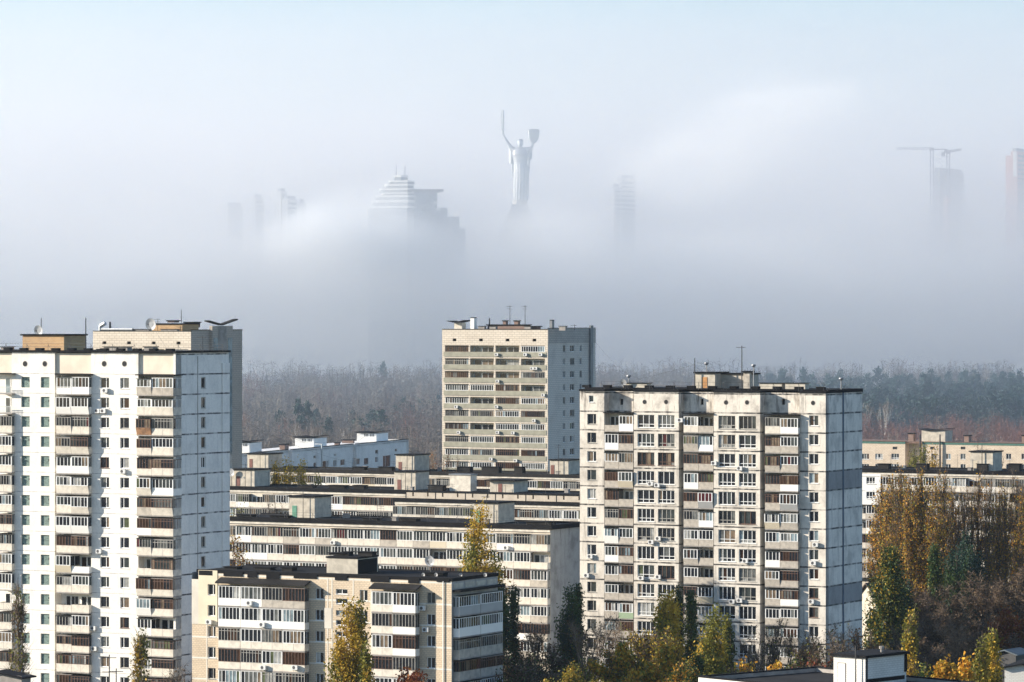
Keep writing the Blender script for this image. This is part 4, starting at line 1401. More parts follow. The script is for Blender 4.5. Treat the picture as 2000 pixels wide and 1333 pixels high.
def poplar_meshes(h, rad, leaves, twigs, mats, bark, seed, tip=0.28, leaf=.14, low=.06, weights=None, sparse_top=0.0):
    r = random.Random(seed)
    t = MB()
    pts, tw = [], []
    def shape(q):
        return rad * (min(1.0, .25 + q / .28) if q < .28 else max(tip, 1 - ((q - .28) / .72) ** 2.1 * (1 - tip)))
    n_stem = 1 if rad < 2.2 else r.choice((2, 3))
    stems = []
    for i in range(n_stem):
        a = r.uniform(0, 6.28)
        k = 0 if n_stem == 1 else rad * .25
        hh = h * (1 if i == 0 else r.uniform(.75, .95))
        x, y = math.cos(a) * k, math.sin(a) * k
        p = Vector((x * .3, y * .3, 0)); q = Vector((x, y, hh * .45)); e = Vector((x * 1.2, y * 1.2, hh * .97))
        R0 = .012 * h + .1
        t.tube(p, q, R0, R0 * .6, 7, cap=False); t.tube(q, e, R0 * .6, .03, 6, cap=False)
        stems.append((p, q, e, hh))
    nl = int(26 + 22 * rad)
    for i in range(nl):
        p, q, e, hh = r.choice(stems)
        z = r.uniform(low, .86)
        base = p.lerp(q, z / .45) if z < .45 else q.lerp(e, (z - .45) / .55)
        a = r.uniform(0, 6.283)
        z1 = min(hh, base.z + h * r.uniform(.10, .26))
        R1 = shape(z1 / h) * math.sqrt(r.uniform(.25, 1))
        end = Vector((base.x * .5 + math.cos(a) * R1, base.y * .5 + math.sin(a) * R1, z1))
        mid = base.lerp(end, .45) + Vector((math.cos(a), math.sin(a), 0)) * R1 * .22
        w = .045 + .05 * rad / 3
        t.tube(base, mid, w, w * .6, 4, cap=False); t.tube(mid, end, w * .6, .015, 3, cap=False)
        per = int(leaves * 4.2) // nl
        thin = 1 - sparse_top * (z1 / h)
        for j in range(int(per * thin)):
            f = r.uniform(.1, 1.03)
            c = base.lerp(mid, f / .45) if f < .45 else mid.lerp(end, (f - .45) / .55)
            s = .36 + .2 * rad * (1 - abs(f - .6))
            pts.append(c + Vector((r.gauss(0, s * .55), r.gauss(0, s * .55), r.gauss(0, s * .8))))
        for j in range(twigs // nl):
            f = r.uniform(.25, 1)
            c = base.lerp(mid, f / .45) if f < .45 else mid.lerp(end, (f - .45) / .55)
            L = r.uniform(.8, 2.2)
            d = Vector((r.gauss(0, .35) + math.cos(a) * .25, r.gauss(0, .35) + math.sin(a) * .25, 1)).normalized() * L
            tw.append(blade(c, c + d, r.uniform(.018, .035), r))
    quads = []
    leaf_quads(pts, leaf, r, quads)
    idx = [r.choices(range(len(mats)), weights)[0] if weights else (0 if (math.sin(q[0].x * 1.3 + seed) + math.sin(q[0].z * .7) + r.gauss(0, .8)) > -.75 else 1) % len(mats) for q in quads]
    for q in tw:
        quads.append(q); idx.append(len(mats))
    return t.mesh('trunk', [bark]), quad_mesh('crown', quads, mats + [M['twig']], idx)

def broad_meshes(h, rad, leaves, twigs, mats, bark, seed, leaf=.125, fork=.22, weights=None, levels=3, upright=.5, twigmat=None):
    r = random.Random(seed)
    t = MB()
    tips, tw = [], []
    def grow(p, d, L, w, lv):
        d = d.normalized()
        m = p + d * L * .5 + Vector((r.gauss(0, 1), r.gauss(0, 1), r.gauss(0, .5))) * L * .05
        e = p + d * L + Vector((r.gauss(0, 1), r.gauss(0, 1), .3)) * L * .06
        t.tube(p, m, w, w * .8, 6 if lv == 0 else 4, cap=False); t.tube(m, e, w * .8, w * .55, 5 if lv == 0 else 3, cap=False)
        if lv >= levels:
            tips.append((m, e, d))
            return
        for i in range(r.choice((3, 4)) if lv else r.choice((4, 5))):
            a = r.uniform(0, 6.283)
            f = r.uniform(.45, 1) if i else 1
            side = Vector((math.cos(a), math.sin(a), r.uniform(-.1, .4)))
            nd = d * upright + side * r.uniform(.5, .9) * (rad / (h * .42)) + Vector((0, 0, .35))
            grow(p.lerp(e, f), nd, L * r.uniform(.55, .8) if lv else h * r.uniform(.2, .32), w * .55, lv + 1)
    grow(Vector((0, 0, 0)), Vector((r.gauss(0, .04), r.gauss(0, .04), 1)), h * fork, .012 * h + .08, 0)
    # fit to size
    zs = max(e.z for m, e, d in tips); rs = sorted(math.hypot(e.x, e.y) for m, e, d in tips)[int(len(tips) * .93)]
    kz, kr = h * .95 / zs, rad * .92 / max(rs, .1)
    t.v = [(x * (kr if z > h * .02 else 1), y * (kr if z > h * .02 else 1), z * kz) for x, y, z in t.v]
    pts = []
    S = lambda p: Vector((p.x * kr, p.y * kr, p.z * kz))
    for m, e, d in tips:
        m, e = S(m), S(e)
        for j in range(max(1, twigs // len(tips))):
            c = m.lerp(e, r.uniform(0, 1.05))
            dd = Vector((r.gauss(0, .7), r.gauss(0, .7), r.gauss(.55, .4))).normalized() * r.uniform(.5, 1.5)
            tw.append(blade(c, c + dd, r.uniform(.014, .03), r))
        for j in range(int(leaves * 2.6) // len(tips)):
            c = m.lerp(e, r.uniform(-.2, 1.2))
            pts.append(c + Vector((r.gauss(0, .45), r.gauss(0, .45), r.gauss(0, .4))))
    quads = []
    leaf_quads(pts, leaf, r, quads)
    idx = [r.choices(range(len(mats)), weights)[0] for q in quads]
    for q in tw:
        quads.append(q); idx.append(len(mats))
    return t.mesh('trunk', [bark]), quad_mesh('crown', quads, mats + [twigmat or M['twig']], idx)

def put_tree(name, label, meshes, px, Y, group=None, rz=0, scale=None, cat='tree', ground=0.0):
    o = thing(name, label, cat, ((px - 1000) / F * Y, Y, ground), rz, group)
    if scale:
        o.scale = scale
    place('trunk', meshes[0], o)
    place('crown', meshes[1], o)
    return o

def hr(top, w, Y):
    return ZP(top, Y), w / 2 / F * Y * 1.32

def poplar(label, px, top, w, Y, mats, leaves=2600, twigs=300, seed=0, bark='bark', name='poplar_tree', group=None, **kw):
    h, rad = hr(top, w, Y)
    return put_tree(name, label, poplar_meshes(h, rad, leaves, twigs, [LEAF[m] for m in mats], M[bark], seed, **kw), px, Y, group)

def broad(label, px, top, w, Y, mats, leaves=800, twigs=900, seed=0, bark='bark', name='broadleaf_tree', group=None, **kw):
    h, rad = hr(top, w, Y)
    return put_tree(name, label, broad_meshes(h, rad, leaves, twigs, [LEAF[m] for m in mats], M[bark], seed, **kw), px, Y, group)

# in front of and between the blocks
poplar('tall yellow poplar behind the satellite dish roof', 943, 993, 74, 585, ['yellow', 'olive'], 4200, 300, 1)
poplar('golden yellow poplar standing before the nearest tan block', 683, 1182, 74, 488, ['yellow', 'olive'], 4200, 200, 2)
poplar('small green-yellow poplar shoot close beside the golden poplar', 716, 1262, 22, 486, ['olive', 'yellow'], 900, 60, 3)
broad('small rust red maple at the foot of the nearest tan block', 793, 1298, 52, 484, ['red', 'orange'], 2600, 300, 4, leaf=.16, levels=3)
poplar('thin bare brown poplar before the green glass-block windows', 36, 1148, 36, 515, ['brown', 'olive'], 500, 1500, 5, bark='bark_pale')
poplar('thin half-bare poplar with a tuft of yellow-green leaves, before the white tower', 275, 1243, 34, 508, ['olive', 'yellow'], 650, 900, 6, bark='bark_pale', low=.2)
broad('leafless dark tree at the shaded foot of the white tower', 352, 1290, 55, 512, ['brown'], 60, 900, 7, bark='bark_dark')
poplar('short yellow-green poplar between the two front panel rows', 468, 970, 40, 690, ['olive', 'yellow'], 1500, 100, 8)
broad('brown-leaved tree at the corner of the cream row beside the white tower', 466, 1030, 58, 596, ['orange', 'brown', 'yellow'], 1300, 1400, 9)
broad('bare brown tree rising over the second panel row', 545, 948, 36, 700, ['brown'], 60, 900, 10)
for i, (px, top, w, lb) in enumerate(((541, 905, 36, 'pale green poplar, first of four beyond the second row'), (566, 896, 40, 'pale green poplar, tallest of four beyond the second row'), (592, 902, 40, 'pale green poplar, third of four beyond the second row'), (618, 914, 34, 'pale green poplar, shortest of four beyond the second row'))):
    poplar(lb, px, top, w, 800, ['yellow', 'olive'], 2600, 100, 20 + i, group='four poplars beyond the second row')
for i, (px, top, w, Y, lb) in enumerate(((880, 866, 44, 862, 'bare tree at the foot of the green balcony tower'), (842, 868, 40, 905, 'bare reddish tree beside the green balcony tower'), (822, 880, 40, 950, 'bare thin tree between white block and green balcony tower'), (496, 862, 26, 985, 'bare poplar behind the white hut roof'), (1165, 860, 44, 930, 'bare tree behind the weathered tower edge'))):
    broad(lb, px, top, w, Y, ['brown', 'orange'], 120, 1000, 30 + i, upright=.8)
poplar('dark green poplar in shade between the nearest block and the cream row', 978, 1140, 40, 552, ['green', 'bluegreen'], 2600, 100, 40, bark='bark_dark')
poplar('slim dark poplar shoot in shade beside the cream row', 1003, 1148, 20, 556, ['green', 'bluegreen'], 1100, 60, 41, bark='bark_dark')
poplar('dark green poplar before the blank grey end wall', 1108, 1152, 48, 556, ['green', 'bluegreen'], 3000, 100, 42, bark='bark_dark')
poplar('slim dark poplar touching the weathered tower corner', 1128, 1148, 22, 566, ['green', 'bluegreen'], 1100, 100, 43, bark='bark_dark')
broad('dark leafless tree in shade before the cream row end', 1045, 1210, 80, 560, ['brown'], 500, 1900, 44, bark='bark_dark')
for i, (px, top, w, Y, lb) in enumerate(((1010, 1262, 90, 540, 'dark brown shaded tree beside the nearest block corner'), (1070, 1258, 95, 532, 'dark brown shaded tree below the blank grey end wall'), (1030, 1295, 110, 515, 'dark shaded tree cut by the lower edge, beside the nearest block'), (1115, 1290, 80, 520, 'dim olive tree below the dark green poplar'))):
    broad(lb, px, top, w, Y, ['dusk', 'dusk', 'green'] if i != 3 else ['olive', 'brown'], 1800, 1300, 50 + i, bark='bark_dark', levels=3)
# before the weathered tower
broad('bare pale-limbed tree before the weathered tower corner', 1150, 1196, 90, 548, ['olive', 'brown'], 250, 2200, 60, bark='bark_pale', upright=.7)
broad('bare birch with a white trunk before the weathered tower', 1208, 1186, 70, 540, ['brown'], 120, 2000, 61, bark='birch', upright=.8)
poplar('bright yellow poplar before the second column of big windows', 1300, 1163, 58, 552, ['yellow', 'olive'], 3600, 200, 62, low=.3)
poplar('dark slender poplar with bare tips against the weathered tower', 1350, 1160, 26, 562, ['green', 'olive'], 1500, 500, 63, bark='bark_dark')
poplar('thin dark poplar at the dark gap of the weathered tower', 1326, 1150, 18, 565, ['green', 'olive'], 900, 400, 64, bark='bark_dark')
poplar('yellow-green poplar broad and full before the middle of the weathered tower', 1392, 1192, 66, 532, ['olive', 'yellow'], 4400, 200, 65)
poplar('thin green poplar shoot beside the broad yellow-green poplar', 1421, 1205, 24, 536, ['olive', 'green'], 1200, 100, 66)
poplar('small green poplar low beside the broad yellow-green poplar', 1362, 1282, 36, 512, ['olive', 'green'], 1500, 60, 67)
broad('golden orange tree lowest before the weathered tower', 1243, 1256, 118, 520, ['gold', 'yellow', 'olive'], 9500, 700, 68, leaf=.18)
broad('brown twiggy tree behind the golden orange tree', 1296, 1218, 110, 540, ['olive', 'brown', 'yellow'], 2600, 3000, 69, upright=.9)
broad('olive brown tree beside the golden orange tree', 1180, 1262, 100, 524, ['gold', 'olive', 'brown'], 4600, 1500, 70)
broad('yellow-green low tree cut by the lower edge before the weathered tower', 1140, 1294, 90, 505, ['olive', 'yellow'], 4800, 700, 71)
broad('orange-green low tree cut by the lower edge beside the golden orange tree', 1300, 1290, 90, 505, ['gold', 'olive', 'green'], 5200, 700, 72)
for i, (px, top, w, lb) in enumerate(((1492, 1198, 80, 'black leafless tree before the third column of big windows'), (1552, 1222, 70, 'black leafless tree before the balcony column of the weathered tower'), (1600, 1208, 74, 'dark tree with a few brown leaves before the weathered tower'), (1643, 1206, 64, 'dark leafless tree at the windowless end wall'))):
    broad(lb, px, top, w, 548 - i * 2, ['brown', 'olive'], 140 + 160 * (i == 2), 2300, 80 + i, bark='bark_dark', upright=.6)
for i, (px, top, w, lb) in enumerate(((1456, 1286, 44, 'low yellow tree behind the nearest flat roof'), (1500, 1288, 40, 'low golden tree behind the nearest flat roof'), (1536, 1280, 40, 'low green tree behind the nearest flat roof'), (1580, 1276, 60, 'low dark brown bush behind the nearest flat roof'), (1424, 1300, 36, 'low olive bush behind the nearest flat roof edge'))):
    broad(lb, px, top, w, 512, [['yellow', 'gold'], ['gold', 'yellow'], ['olive', 'green'], ['brown', 'red'], ['olive', 'brown']][i], 1700, 400, 90 + i, leaf=.16)

# behind and beside the weathered tower
b5 = [poplar_meshes(32, 2.9, lv, 2600, [LEAF['gold'], LEAF['brown'], LEAF['olive'], LEAF['yellow']], M['bark'], 200 + i, sparse_top=.5, leaf=.14, weights=(.34, .26, .2, .2)) for i, lv in enumerate((2900, 1700, 3600, 1000, 600))]
row = [(1716, 945, 0, 742), (1738, 925, 2, 735), (1752, 938, 1, 728), (1770, 918, 0, 738), (1786, 932, 2, 722), (1804, 915, 2, 735), (1818, 940, 0, 720), (1838, 922, 1, 732), (1862, 946, 3, 742), (1884, 958, 4, 738), (1905, 930, 3, 742), (1928, 935, 4, 740), (1946, 962, 1, 732), (1962, 946, 3, 742), (1984, 925, 4, 744), (1997, 952, 1, 730)]
words_ = ['golden', 'golden brown', 'half-bare', 'bare', 'grey bare']
for i, (px, top, k, Y) in enumerate(row):
    h = ZP(top, Y)
    what = {0: 'golden brown poplar shedding its leaves', 1: 'half-bare brown poplar', 2: 'golden poplar thick with leaves', 3: 'nearly bare grey-brown poplar', 4: 'bare grey poplar'}[k]
    put_tree('poplar_tree', what + ' in the tall row before the pale panel row', b5[k], px, Y, 'tall poplar row, ' + what, i * 1.3, (h / 32, h / 32, h / 32))
poplar('yellow-leaved poplar top before the low cream brick block', 1830, 872, 44, 860, ['yellow', 'gold'], 1700, 500, 100)
poplar('green poplar before the recess of the low cream brick block', 1780, 868, 30, 870, ['olive', 'green'], 1300, 200, 101)
poplar('yellow-green poplar beside the flues of the low cream brick block', 1803, 872, 28, 866, ['olive', 'yellow'], 1200, 300, 102)
broad('bare vase-shaped tree before the low cream brick block', 1937, 850, 46, 900, ['brown'], 60, 1900, 103, upright=1.1)
poplar('big dark green poplar with yellow flecks at the end wall foot', 1733, 1078, 78, 612, ['green', 'olive', 'yellow'], 5200, 100, 104, tip=.3, leaf=.16, weights=(.66, .22, .12))
poplar('dark green poplar tucked beside the big yellow-flecked one', 1768, 1128, 48, 622, ['green', 'bluegreen'], 2600, 60, 105, tip=.3)
poplar('deep green rounded poplar in the middle of the brown grove', 1860, 1062, 52, 655, ['bluegreen', 'green'], 3600, 60, 106, tip=.45)
poplar('deep green poplar with a rounded top beside the middle one', 1902, 1060, 44, 650, ['bluegreen', 'green'], 3000, 60, 107, tip=.45)
poplar('highest deep green poplar behind the rounded pair', 1888, 1040, 32, 668, ['bluegreen', 'green'], 1800, 60, 108, tip=.4)
poplar('olive green poplar before the rounded pair', 1826, 1070, 30, 648, ['green', 'olive'], 1700, 60, 109, tip=.3)
grove = [(1800, 1120, 90, 628), (1836, 1135, 80, 622), (1880, 1150, 80, 618), (1925, 1110, 90, 630), (1970, 1098, 100, 634), (1955, 1150, 100, 616), (1905, 1200, 100, 596), (1850, 1195, 90, 600), (1800, 1190, 80, 600), (1990, 1130, 80, 620), (1760, 1215, 70, 590), (1960, 1215, 90, 585), (1830, 1235, 90, 570), (1890, 1240, 90, 565), (1700, 1225, 50, 575)]
bg = [broad_meshes(22, 4.2, 500 + 500 * (i % 2), 3000, [LEAF['dusk'], LEAF['brown']], M['bark_dark'], 300 + i, leaf=.15, upright=.6) for i in range(4)]
for i, (px, top, w, Y) in enumerate(grove):
    h, rad = hr(top, w, Y)
    put_tree('broadleaf_tree', 'brown near-leafless tree in the dense grove below the tall poplar row', bg[i % 4], px, Y, 'brown trees of the dense grove', i * 2.1, (rad / 4.2, rad / 4.2, h / 22))
broad('rust orange tree at the edge of the brown grove', 1977, 1186, 58, 588, ['orange', 'red'], 3400, 300, 110, leaf=.18)
broad('leafless tree with a dark round crown below the brown grove', 1877, 1200, 60, 560, ['brown'], 100, 2400, 111, bark='bark_dark')
poplar('thin olive poplar above the brick roof hut', 1780, 1194, 40, 505, ['olive', 'yellow'], 1500, 900, 112)
poplar('short olive poplar shoot above the brick roof hut', 1808, 1302, 22, 480, ['olive', 'green'], 900, 100, 113)
broad('round golden tree, the wider of two by the lower edge', 1841, 1280, 46, 470, ['gold', 'yellow'], 3600, 100, 114, leaf=.17, levels=3)
broad('round bright golden tree, the narrower of two by the lower edge', 1882, 1273, 38, 474, ['gold', 'gold', 'yellow'], 3400, 100, 115, leaf=.17)
poplar('olive yellow poplar beside the two golden trees', 1917, 1250, 34, 500, ['olive', 'yellow'], 1900, 400, 116)
poplar('olive yellow poplar nearest the pale blue shed', 1938, 1234, 34, 508, ['olive', 'yellow'], 1900, 400, 117)
broad('twiggy bush with orange leaves at the end wall foot', 1692, 1222, 44, 560, ['orange', 'brown'], 700, 1000, 118)
broad('pale twiggy bush behind the brick roof hut', 1735, 1252, 70, 540, ['brown'], 100, 1900, 119, bark='bark_pale', upright=1.1)

# ------------------------------------------------------------------ far woodland
def bare_proto(seed):
    """unit tree (height 1) of thin blades: list of quads"""
    r = random.Random(seed)
    q = []
    rad = r.uniform(.27, .38)
    q.append(blade((0, 0, 0), (0, 0, .45), .012, r)); q.append(blade((0, 0, 0), (.01, 0, .45), .012, r))
    for i in range(19):
        a = r.uniform(0, 6.283)
        b = Vector((0, 0, r.uniform(.18, .5)))
        f = math.sqrt(r.random())
        e = Vector((math.cos(a) * rad * f, math.sin(a) * rad * f, .62 + .36 * math.sqrt(max(0, 1 - f * f)) - r.uniform(0, .10)))
        if r.random() < .25:
            e.z -= .22
        m = b.lerp(e, .5) + Vector((math.cos(a), math.sin(a), 0)) * rad * .16
        q.append(blade(b, m, .0055, r)); q.append(blade(m, e, .0035, r))
        for j in range(20):
            k = r.uniform(.3, 1)
            c = b.lerp(m, k * 2) if k < .5 else m.lerp(e, k * 2 - 1)
            d = Vector((r.gauss(0, .8), r.gauss(0, .8), r.gauss(.35, .6))).normalized() * r.uniform(.04, .10)
            q.append(blade(c, c + d, r.uniform(.0018, .0034), r))
    return np.array([[tuple(p) for p in x] for x in q], dtype=np.float32)

def make_woodland():
    r = random.Random(77)
    protos = [bare_proto(i) for i in range(9)]
    blocks, mats_i = [], []
    n = 0
    while n < 2500:
        Y = 1130 + 1240 * r.random() ** .85
        px = r.uniform(-90, 2090)
        if 1130 < px < 1690 and Y < 1500 and r.random() < .8:
            continue
        x = (px - 1000) / F * Y
        h = r.uniform(15, 20) * (1 + .95 * max(0, (Y - 1500) / 850))
        if px > 1440 and 1650 < Y < 2240:
            h *= .66
        red = (px > 1640 and Y < 2000 and r.random() < .7) or r.random() < .12
        P_ = protos[r.randrange(9)]
        a = r.uniform(0, 6.283)
        ca, sa = math.cos(a), math.sin(a)
        v = P_ * np.array([h * r.uniform(.9, 1.35), h * r.uniform(.9, 1.35), h], dtype=np.float32)
        w = np.stack([v[..., 0] * ca - v[..., 1] * sa + x, v[..., 0] * sa + v[..., 1] * ca + Y, v[..., 2]], -1)
        blocks.append(w.reshape(-1, 4, 3))
        k = 1 if red else (2 if r.random() < .3 else 0)
        mats_i.append(np.full(len(w), k, dtype=np.int32))
        n += 1
    v = np.concatenate(blocks); mi = np.concatenate(mats_i)
    nq = len(v)
    me = bpy.data.meshes.new('woodland')
    me.vertices.add(4 * nq); me.vertices.foreach_set('co', v.ravel())
    me.loops.add(4 * nq); me.loops.foreach_set('vertex_index', np.arange(4 * nq, dtype=np.int32))
    me.polygons.add(nq); me.polygons.foreach_set('loop_start', np.arange(0, 4 * nq, 4, dtype=np.int32))
    for m in ('twig_grey', 'twig_red', 'bark_pale'):
        me.materials.append(M[m])
    me.polygons.foreach_set('material_index', mi)
    me.update(calc_edges=True)
    tag(place('woodland', me), 'bare grey-brown far woodland fading into the mist', 'woodland', None, 'stuff')
make_woodland()

def pine_meshes(seed):
    r = random.Random(seed)
    t = MB()
    t.tube((0, 0, 0), (r.gauss(0, .02), r.gauss(0, .02), .9), .018, .006, 5)
    pts = []
    for i in range(30):
        z = r.uniform(.3, .97)
        R_ = .24 * (1 - max(0, (z - .55) / .45) ** 1.6) * (.55 + .45 * min(1, (z - .25) / .2))
        a = r.uniform(0, 6.283); f = math.sqrt(r.random())
        c = Vector((math.cos(a) * R_ * f, math.sin(a) * R_ * f, z))
        t.tube((0, 0, z - .07), c, .004, .002, 3, cap=False)
        for j in range(34):
            pts.append(c + Vector((r.gauss(0, .042), r.gauss(0, .042), r.gauss(0, .026))))
    quads = []
    leaf_quads(pts, .02, r, quads)
    return t.mesh('trunk', [M['bark_dark']]), quad_mesh('crown', quads, [LEAF['pine']])
pm = [pine_meshes(i) for i in range(5)]
r = random.Random(5)
spots = [(515, 783, 1850), (548, 798, 1700), (583, 779, 1640), (602, 786, 1650), (618, 800, 1700), (640, 812, 1600), (700, 812, 1620), (728, 800, 1700), (744, 800, 1650), (748, 708, 2250), (690, 800, 1750), (772, 788, 1800), (788, 776, 1850), (802, 790, 1800), (822, 780, 1850), (840, 778, 1900), (856, 768, 1900), (875, 785, 1850), (1196, 735, 2350), (1240, 728, 2400), (1282, 740, 2300), (1320, 732, 2350), (1345, 742, 2250), (1380, 735, 2300)]
px = 1478
while px < 2030:
    for ta, tb, Ya, Yb in ((716, 734, 2150, 2260), (732, 748, 2020, 2140), (748, 766, 1900, 2010), (764, 780, 1780, 1890)):
        if px > 1460 + (ta - 716) * 2.2:
            spots.append((px + r.uniform(-9, 9), r.uniform(ta, tb), r.uniform(Ya, Yb)))
    px += 17
for i, (px, top, Y) in enumerate(spots):
    h = max(9.0, ZP(top, Y))
    k = r.uniform(.85, 1.25) * 21 if px > 1400 else r.uniform(.9, 1.2) * 15
    left = px < 900
    put_tree('pine_tree', 'dark blue-green pine among grey trees, before the green balcony tower' if left else 'dark blue-green pine in the misty pine belt beyond the weathered tower', pm[i % 5], px, Y,
             'pines among the grey trees' if left else 'pines of the misty pine belt', i * 1.7, (k, k, h))
bw = [broad_meshes(16, 4, 30, 1300, [LEAF['brown']], M['birch'], 400 + i, upright=1.0) for i in range(2)]
for i, (px, top, Y) in enumerate(((572, 822, 1420), (628, 826, 1440), (678, 830, 1440), (735, 838, 1420), (1690, 780, 1650), (1725, 778, 1680))):
    put_tree('birch_tree', 'white-stemmed bare birch standing out of the far woodland', bw[i % 2], px, Y, 'white birches of the far woodland', i * 2, (1.2, 1.2, ZP(top, Y) / 16))

# ------------------------------------------------------------------ things standing in the fog
FARM = {
    'white': mk('far_white_render', (0.80, 0.78, 0.74), 0.8, 0.08, .1),
    'grey': mk('far_grey_render', (0.42, 0.43, 0.44), 0.8, 0.15, .1),
    'glass': pane('far_glass', (0.26, 0.29, 0.31), .3),
    'pink': mk('far_pink_render', (0.62, 0.42, 0.38), 0.8, 0.08, .1),
    'steel': mk('statue_steel', (0.58, 0.60, 0.61), 0.45, 0.08, .15, 0.2),
    'stone': mk('plinth_stone', (0.72, 0.67, 0.60), 0.8, 0.1, .1),
    'crane': mk('crane_paint', (0.10, 0.11, 0.13), 0.7, 0.1),
}

def make_statue():
    Y = 2623.0
    s = Y / F                                   # metres per photo pixel
    root = thing('statue', 'tall silver statue of a robed woman raising sword and shield out of fog', 'statue', ((1016 - 1000) * s, Y, 0))
    X = lambda px: (px - 1016) * s
    Z = lambda py: ZP(py, Y)
    # body: one loft from hem to crown, pleated below the belt, arms joined to it by a voxel remesh
    m = MB()
    N = 72
    def ring(py, cx, hw, hd, pleat=0.0, cy=0.0, npl=15):
        out = []
        for i in range(N):
            a = 2 * math.pi * i / N
            k = 1 + pleat * math.cos(npl * a + .6 * math.sin(3 * a))
            out.append((X(cx) + hw * s * k * math.cos(a), cy + hd * s * k * math.sin(a), Z(py)))
        return out
    body = [ring(391.5, 1017, 14.6, 12.5, .07), ring(375, 1017.3, 14.4, 12.2, .07), ring(350, 1018, 14.4, 11.8, .065), ring(333, 1018, 14.2, 11.5, .055),
            ring(322, 1017.2, 13.4, 10.5, .04), ring(319.5, 1016.8, 12.9, 9.6, .0), ring(316, 1016.5, 13.3, 9.6, .015), ring(308, 1016.3, 14.0, 9.8, .01, -.2), ring(302, 1016, 14.6, 10.6, 0, -.6),
            ring(296, 1016, 14.6, 9.6), ring(291.5, 1016, 13.2, 7.6), ring(289, 1016, 9.5, 6), ring(287.5, 1016, 4.6, 4.6), ring(285, 1016, 3.7, 4.0, 0, -.3), ring(283.5, 1016, 4.6, 4.9, 0, -.6)]
    m.rings(body)
    head = [ring(287.5, 1016, 1.8, 2.2, 0, -1.0), ring(286, 1016, 3.9, 4.2, 0, -.8), ring(283, 1016, 5.2, 5.6, 0, -.5), ring(279.5, 1016, 5.9, 6.3, 0, -.2), ring(276, 1016, 5.9, 6.2), ring(273.6, 1016, 4.7, 5), ring(272.4, 1016, 2.0, 2.2)]
    m.rings(head)
    P3 = lambda px, py, y=0.0: (X(px), y, Z(py))
    # raised sword arm, shield arm
    for a, b_, r0, r1 in (((1005, 293), (998.5, 289), 5.2, 4.3), ((999, 289.5), (993, 281.5), 4.3, 3.3), ((993.5, 282), (987, 272), 3.3, 2.7), ((987.3, 272.4), (982.2, 262.5), 2.7, 2.0), ((982.3, 263), (981.8, 256), 2.6, 2.5),
                          ((1026, 293), (1034, 291.5), 5.2, 4.2), ((1033.5, 292), (1040, 286.5), 4.2, 3.0), ((1039.5, 287), (1040.6, 279), 2.9, 2.3), ((1040.6, 280), (1041.5, 276), 2.4, 2.4)):
        m.tube(P3(*a), P3(*b_), r0 * s, r1 * s, 12)
        m.tube(P3(*b_), (X(b_[0]), .02, Z(b_[1]) + .01), r1 * s, r1 * s, 8)
    # nose and chest relief
    m.tube(P3(1016, 279.3, -6.0 * s), P3(1016, 281.6, -7.0 * s), .4, .55, 6)
    for px in (1010.8, 1021.2):
        c = Vector(P3(px, 303.5, -8.6 * s))
        m.rings([[tuple(c + Vector((q * 3.6 * s * math.cos(t * .5236), -d * 2.4 * s, q * 3.4 * s * math.sin(t * .5236)))) for t in range(12)] for q, d in ((1, 0), (.8, .6), (.4, .92), (.1, 1))])
    # hanging drapery: right arm cape, left sash
    for top, bot, cx0, cx1, w0, w1, yy in ((288, 320, 1000.5, 998, 4.4, 2.6, 0.5), (292, 347, 1001.5, 1000.8, 3.6, 1.9, 1.2), (291, 318, 996.2, 995.2, 2.2, 1.3, 0.8), (290, 312, 1034.5, 1035.5, 5.2, 3.4, .6), (300, 340, 1033.4, 1032.8, 3.2, 1.2, 1.6), (300, 326, 1033.6, 1033.4, 2.6, 1.6, -.8)):
        rr = []
        for k in range(5):
            f = k / 4
            cx, w, py = cx0 + (cx1 - cx0) * f, w0 + (w1 - w0) * f, top + (bot - top) * f
            rr.append([(X(cx) + w * s * math.cos(t * .3927) * (1 + .12 * math.cos(4 * t * .3927)), yy + w * .8 * s * math.sin(t * .3927), Z(py)) for t in range(16)])
        m.rings(rr)
    me = m.mesh('statue_body', [FARM['steel']])
    tmp = bpy.data.objects.new('body', me)
    COL.objects.link(tmp)
    md = tmp.modifiers.new('join', 'REMESH'); md.mode = 'VOXEL'; md.voxel_size = .26
    sm = tmp.modifiers.new('smooth', 'SMOOTH'); sm.factor = .5; sm.iterations = 2
    dg = bpy.context.evaluated_depsgraph_get()
    me2 = bpy.data.meshes.new_from_object(tmp.evaluated_get(dg))
    bpy.data.objects.remove(tmp)
    me2.polygons.foreach_set('use_smooth', [True] * len(me2.polygons))
    if not me2.materials:
        me2.materials.append(FARM['steel'])
    place('figure', me2, root)
    # hair: cap over the back and top of the head
    m = MB()
    m.rings([[(X(1016) + hw * s * math.cos(2 * math.pi * i / 24), cyy + hd * s * math.sin(2 * math.pi * i / 24), Z(py)) for i in range(24)] for py, hw, hd, cyy in ((284, 5.2, 4.4, 1.2), (279.5, 6.3, 5.6, .8), (275.5, 6.4, 6.4, .3), (273, 5.1, 5.2, .2), (271.7, 2, 2, .1))])
    m.build('hair', [FARM['steel']], root, smooth=True)
    # sword
    m = MB()
    x0, x1 = X(979.0), X(984.4)
    xm = (x0 + x1) / 2
    zb, zt2, zp = Z(253), Z(217), Z(214.6)
    pts = [(x0 - .15, 0, 0), (xm + .35, -.5, 0), (x1 + .15, 0, 0), (xm, .5, 0)]
    m.rings([[(x, y, zb) for x, y, _ in pts], [(x * .985 + xm * .015, y, zt2) for x, y, _ in pts], [(xm + (x - xm) * .1, y * .1, zp) for x, y, _ in pts]])
    o = m.build('sword', [FARM['steel']], root)
    m = MB()
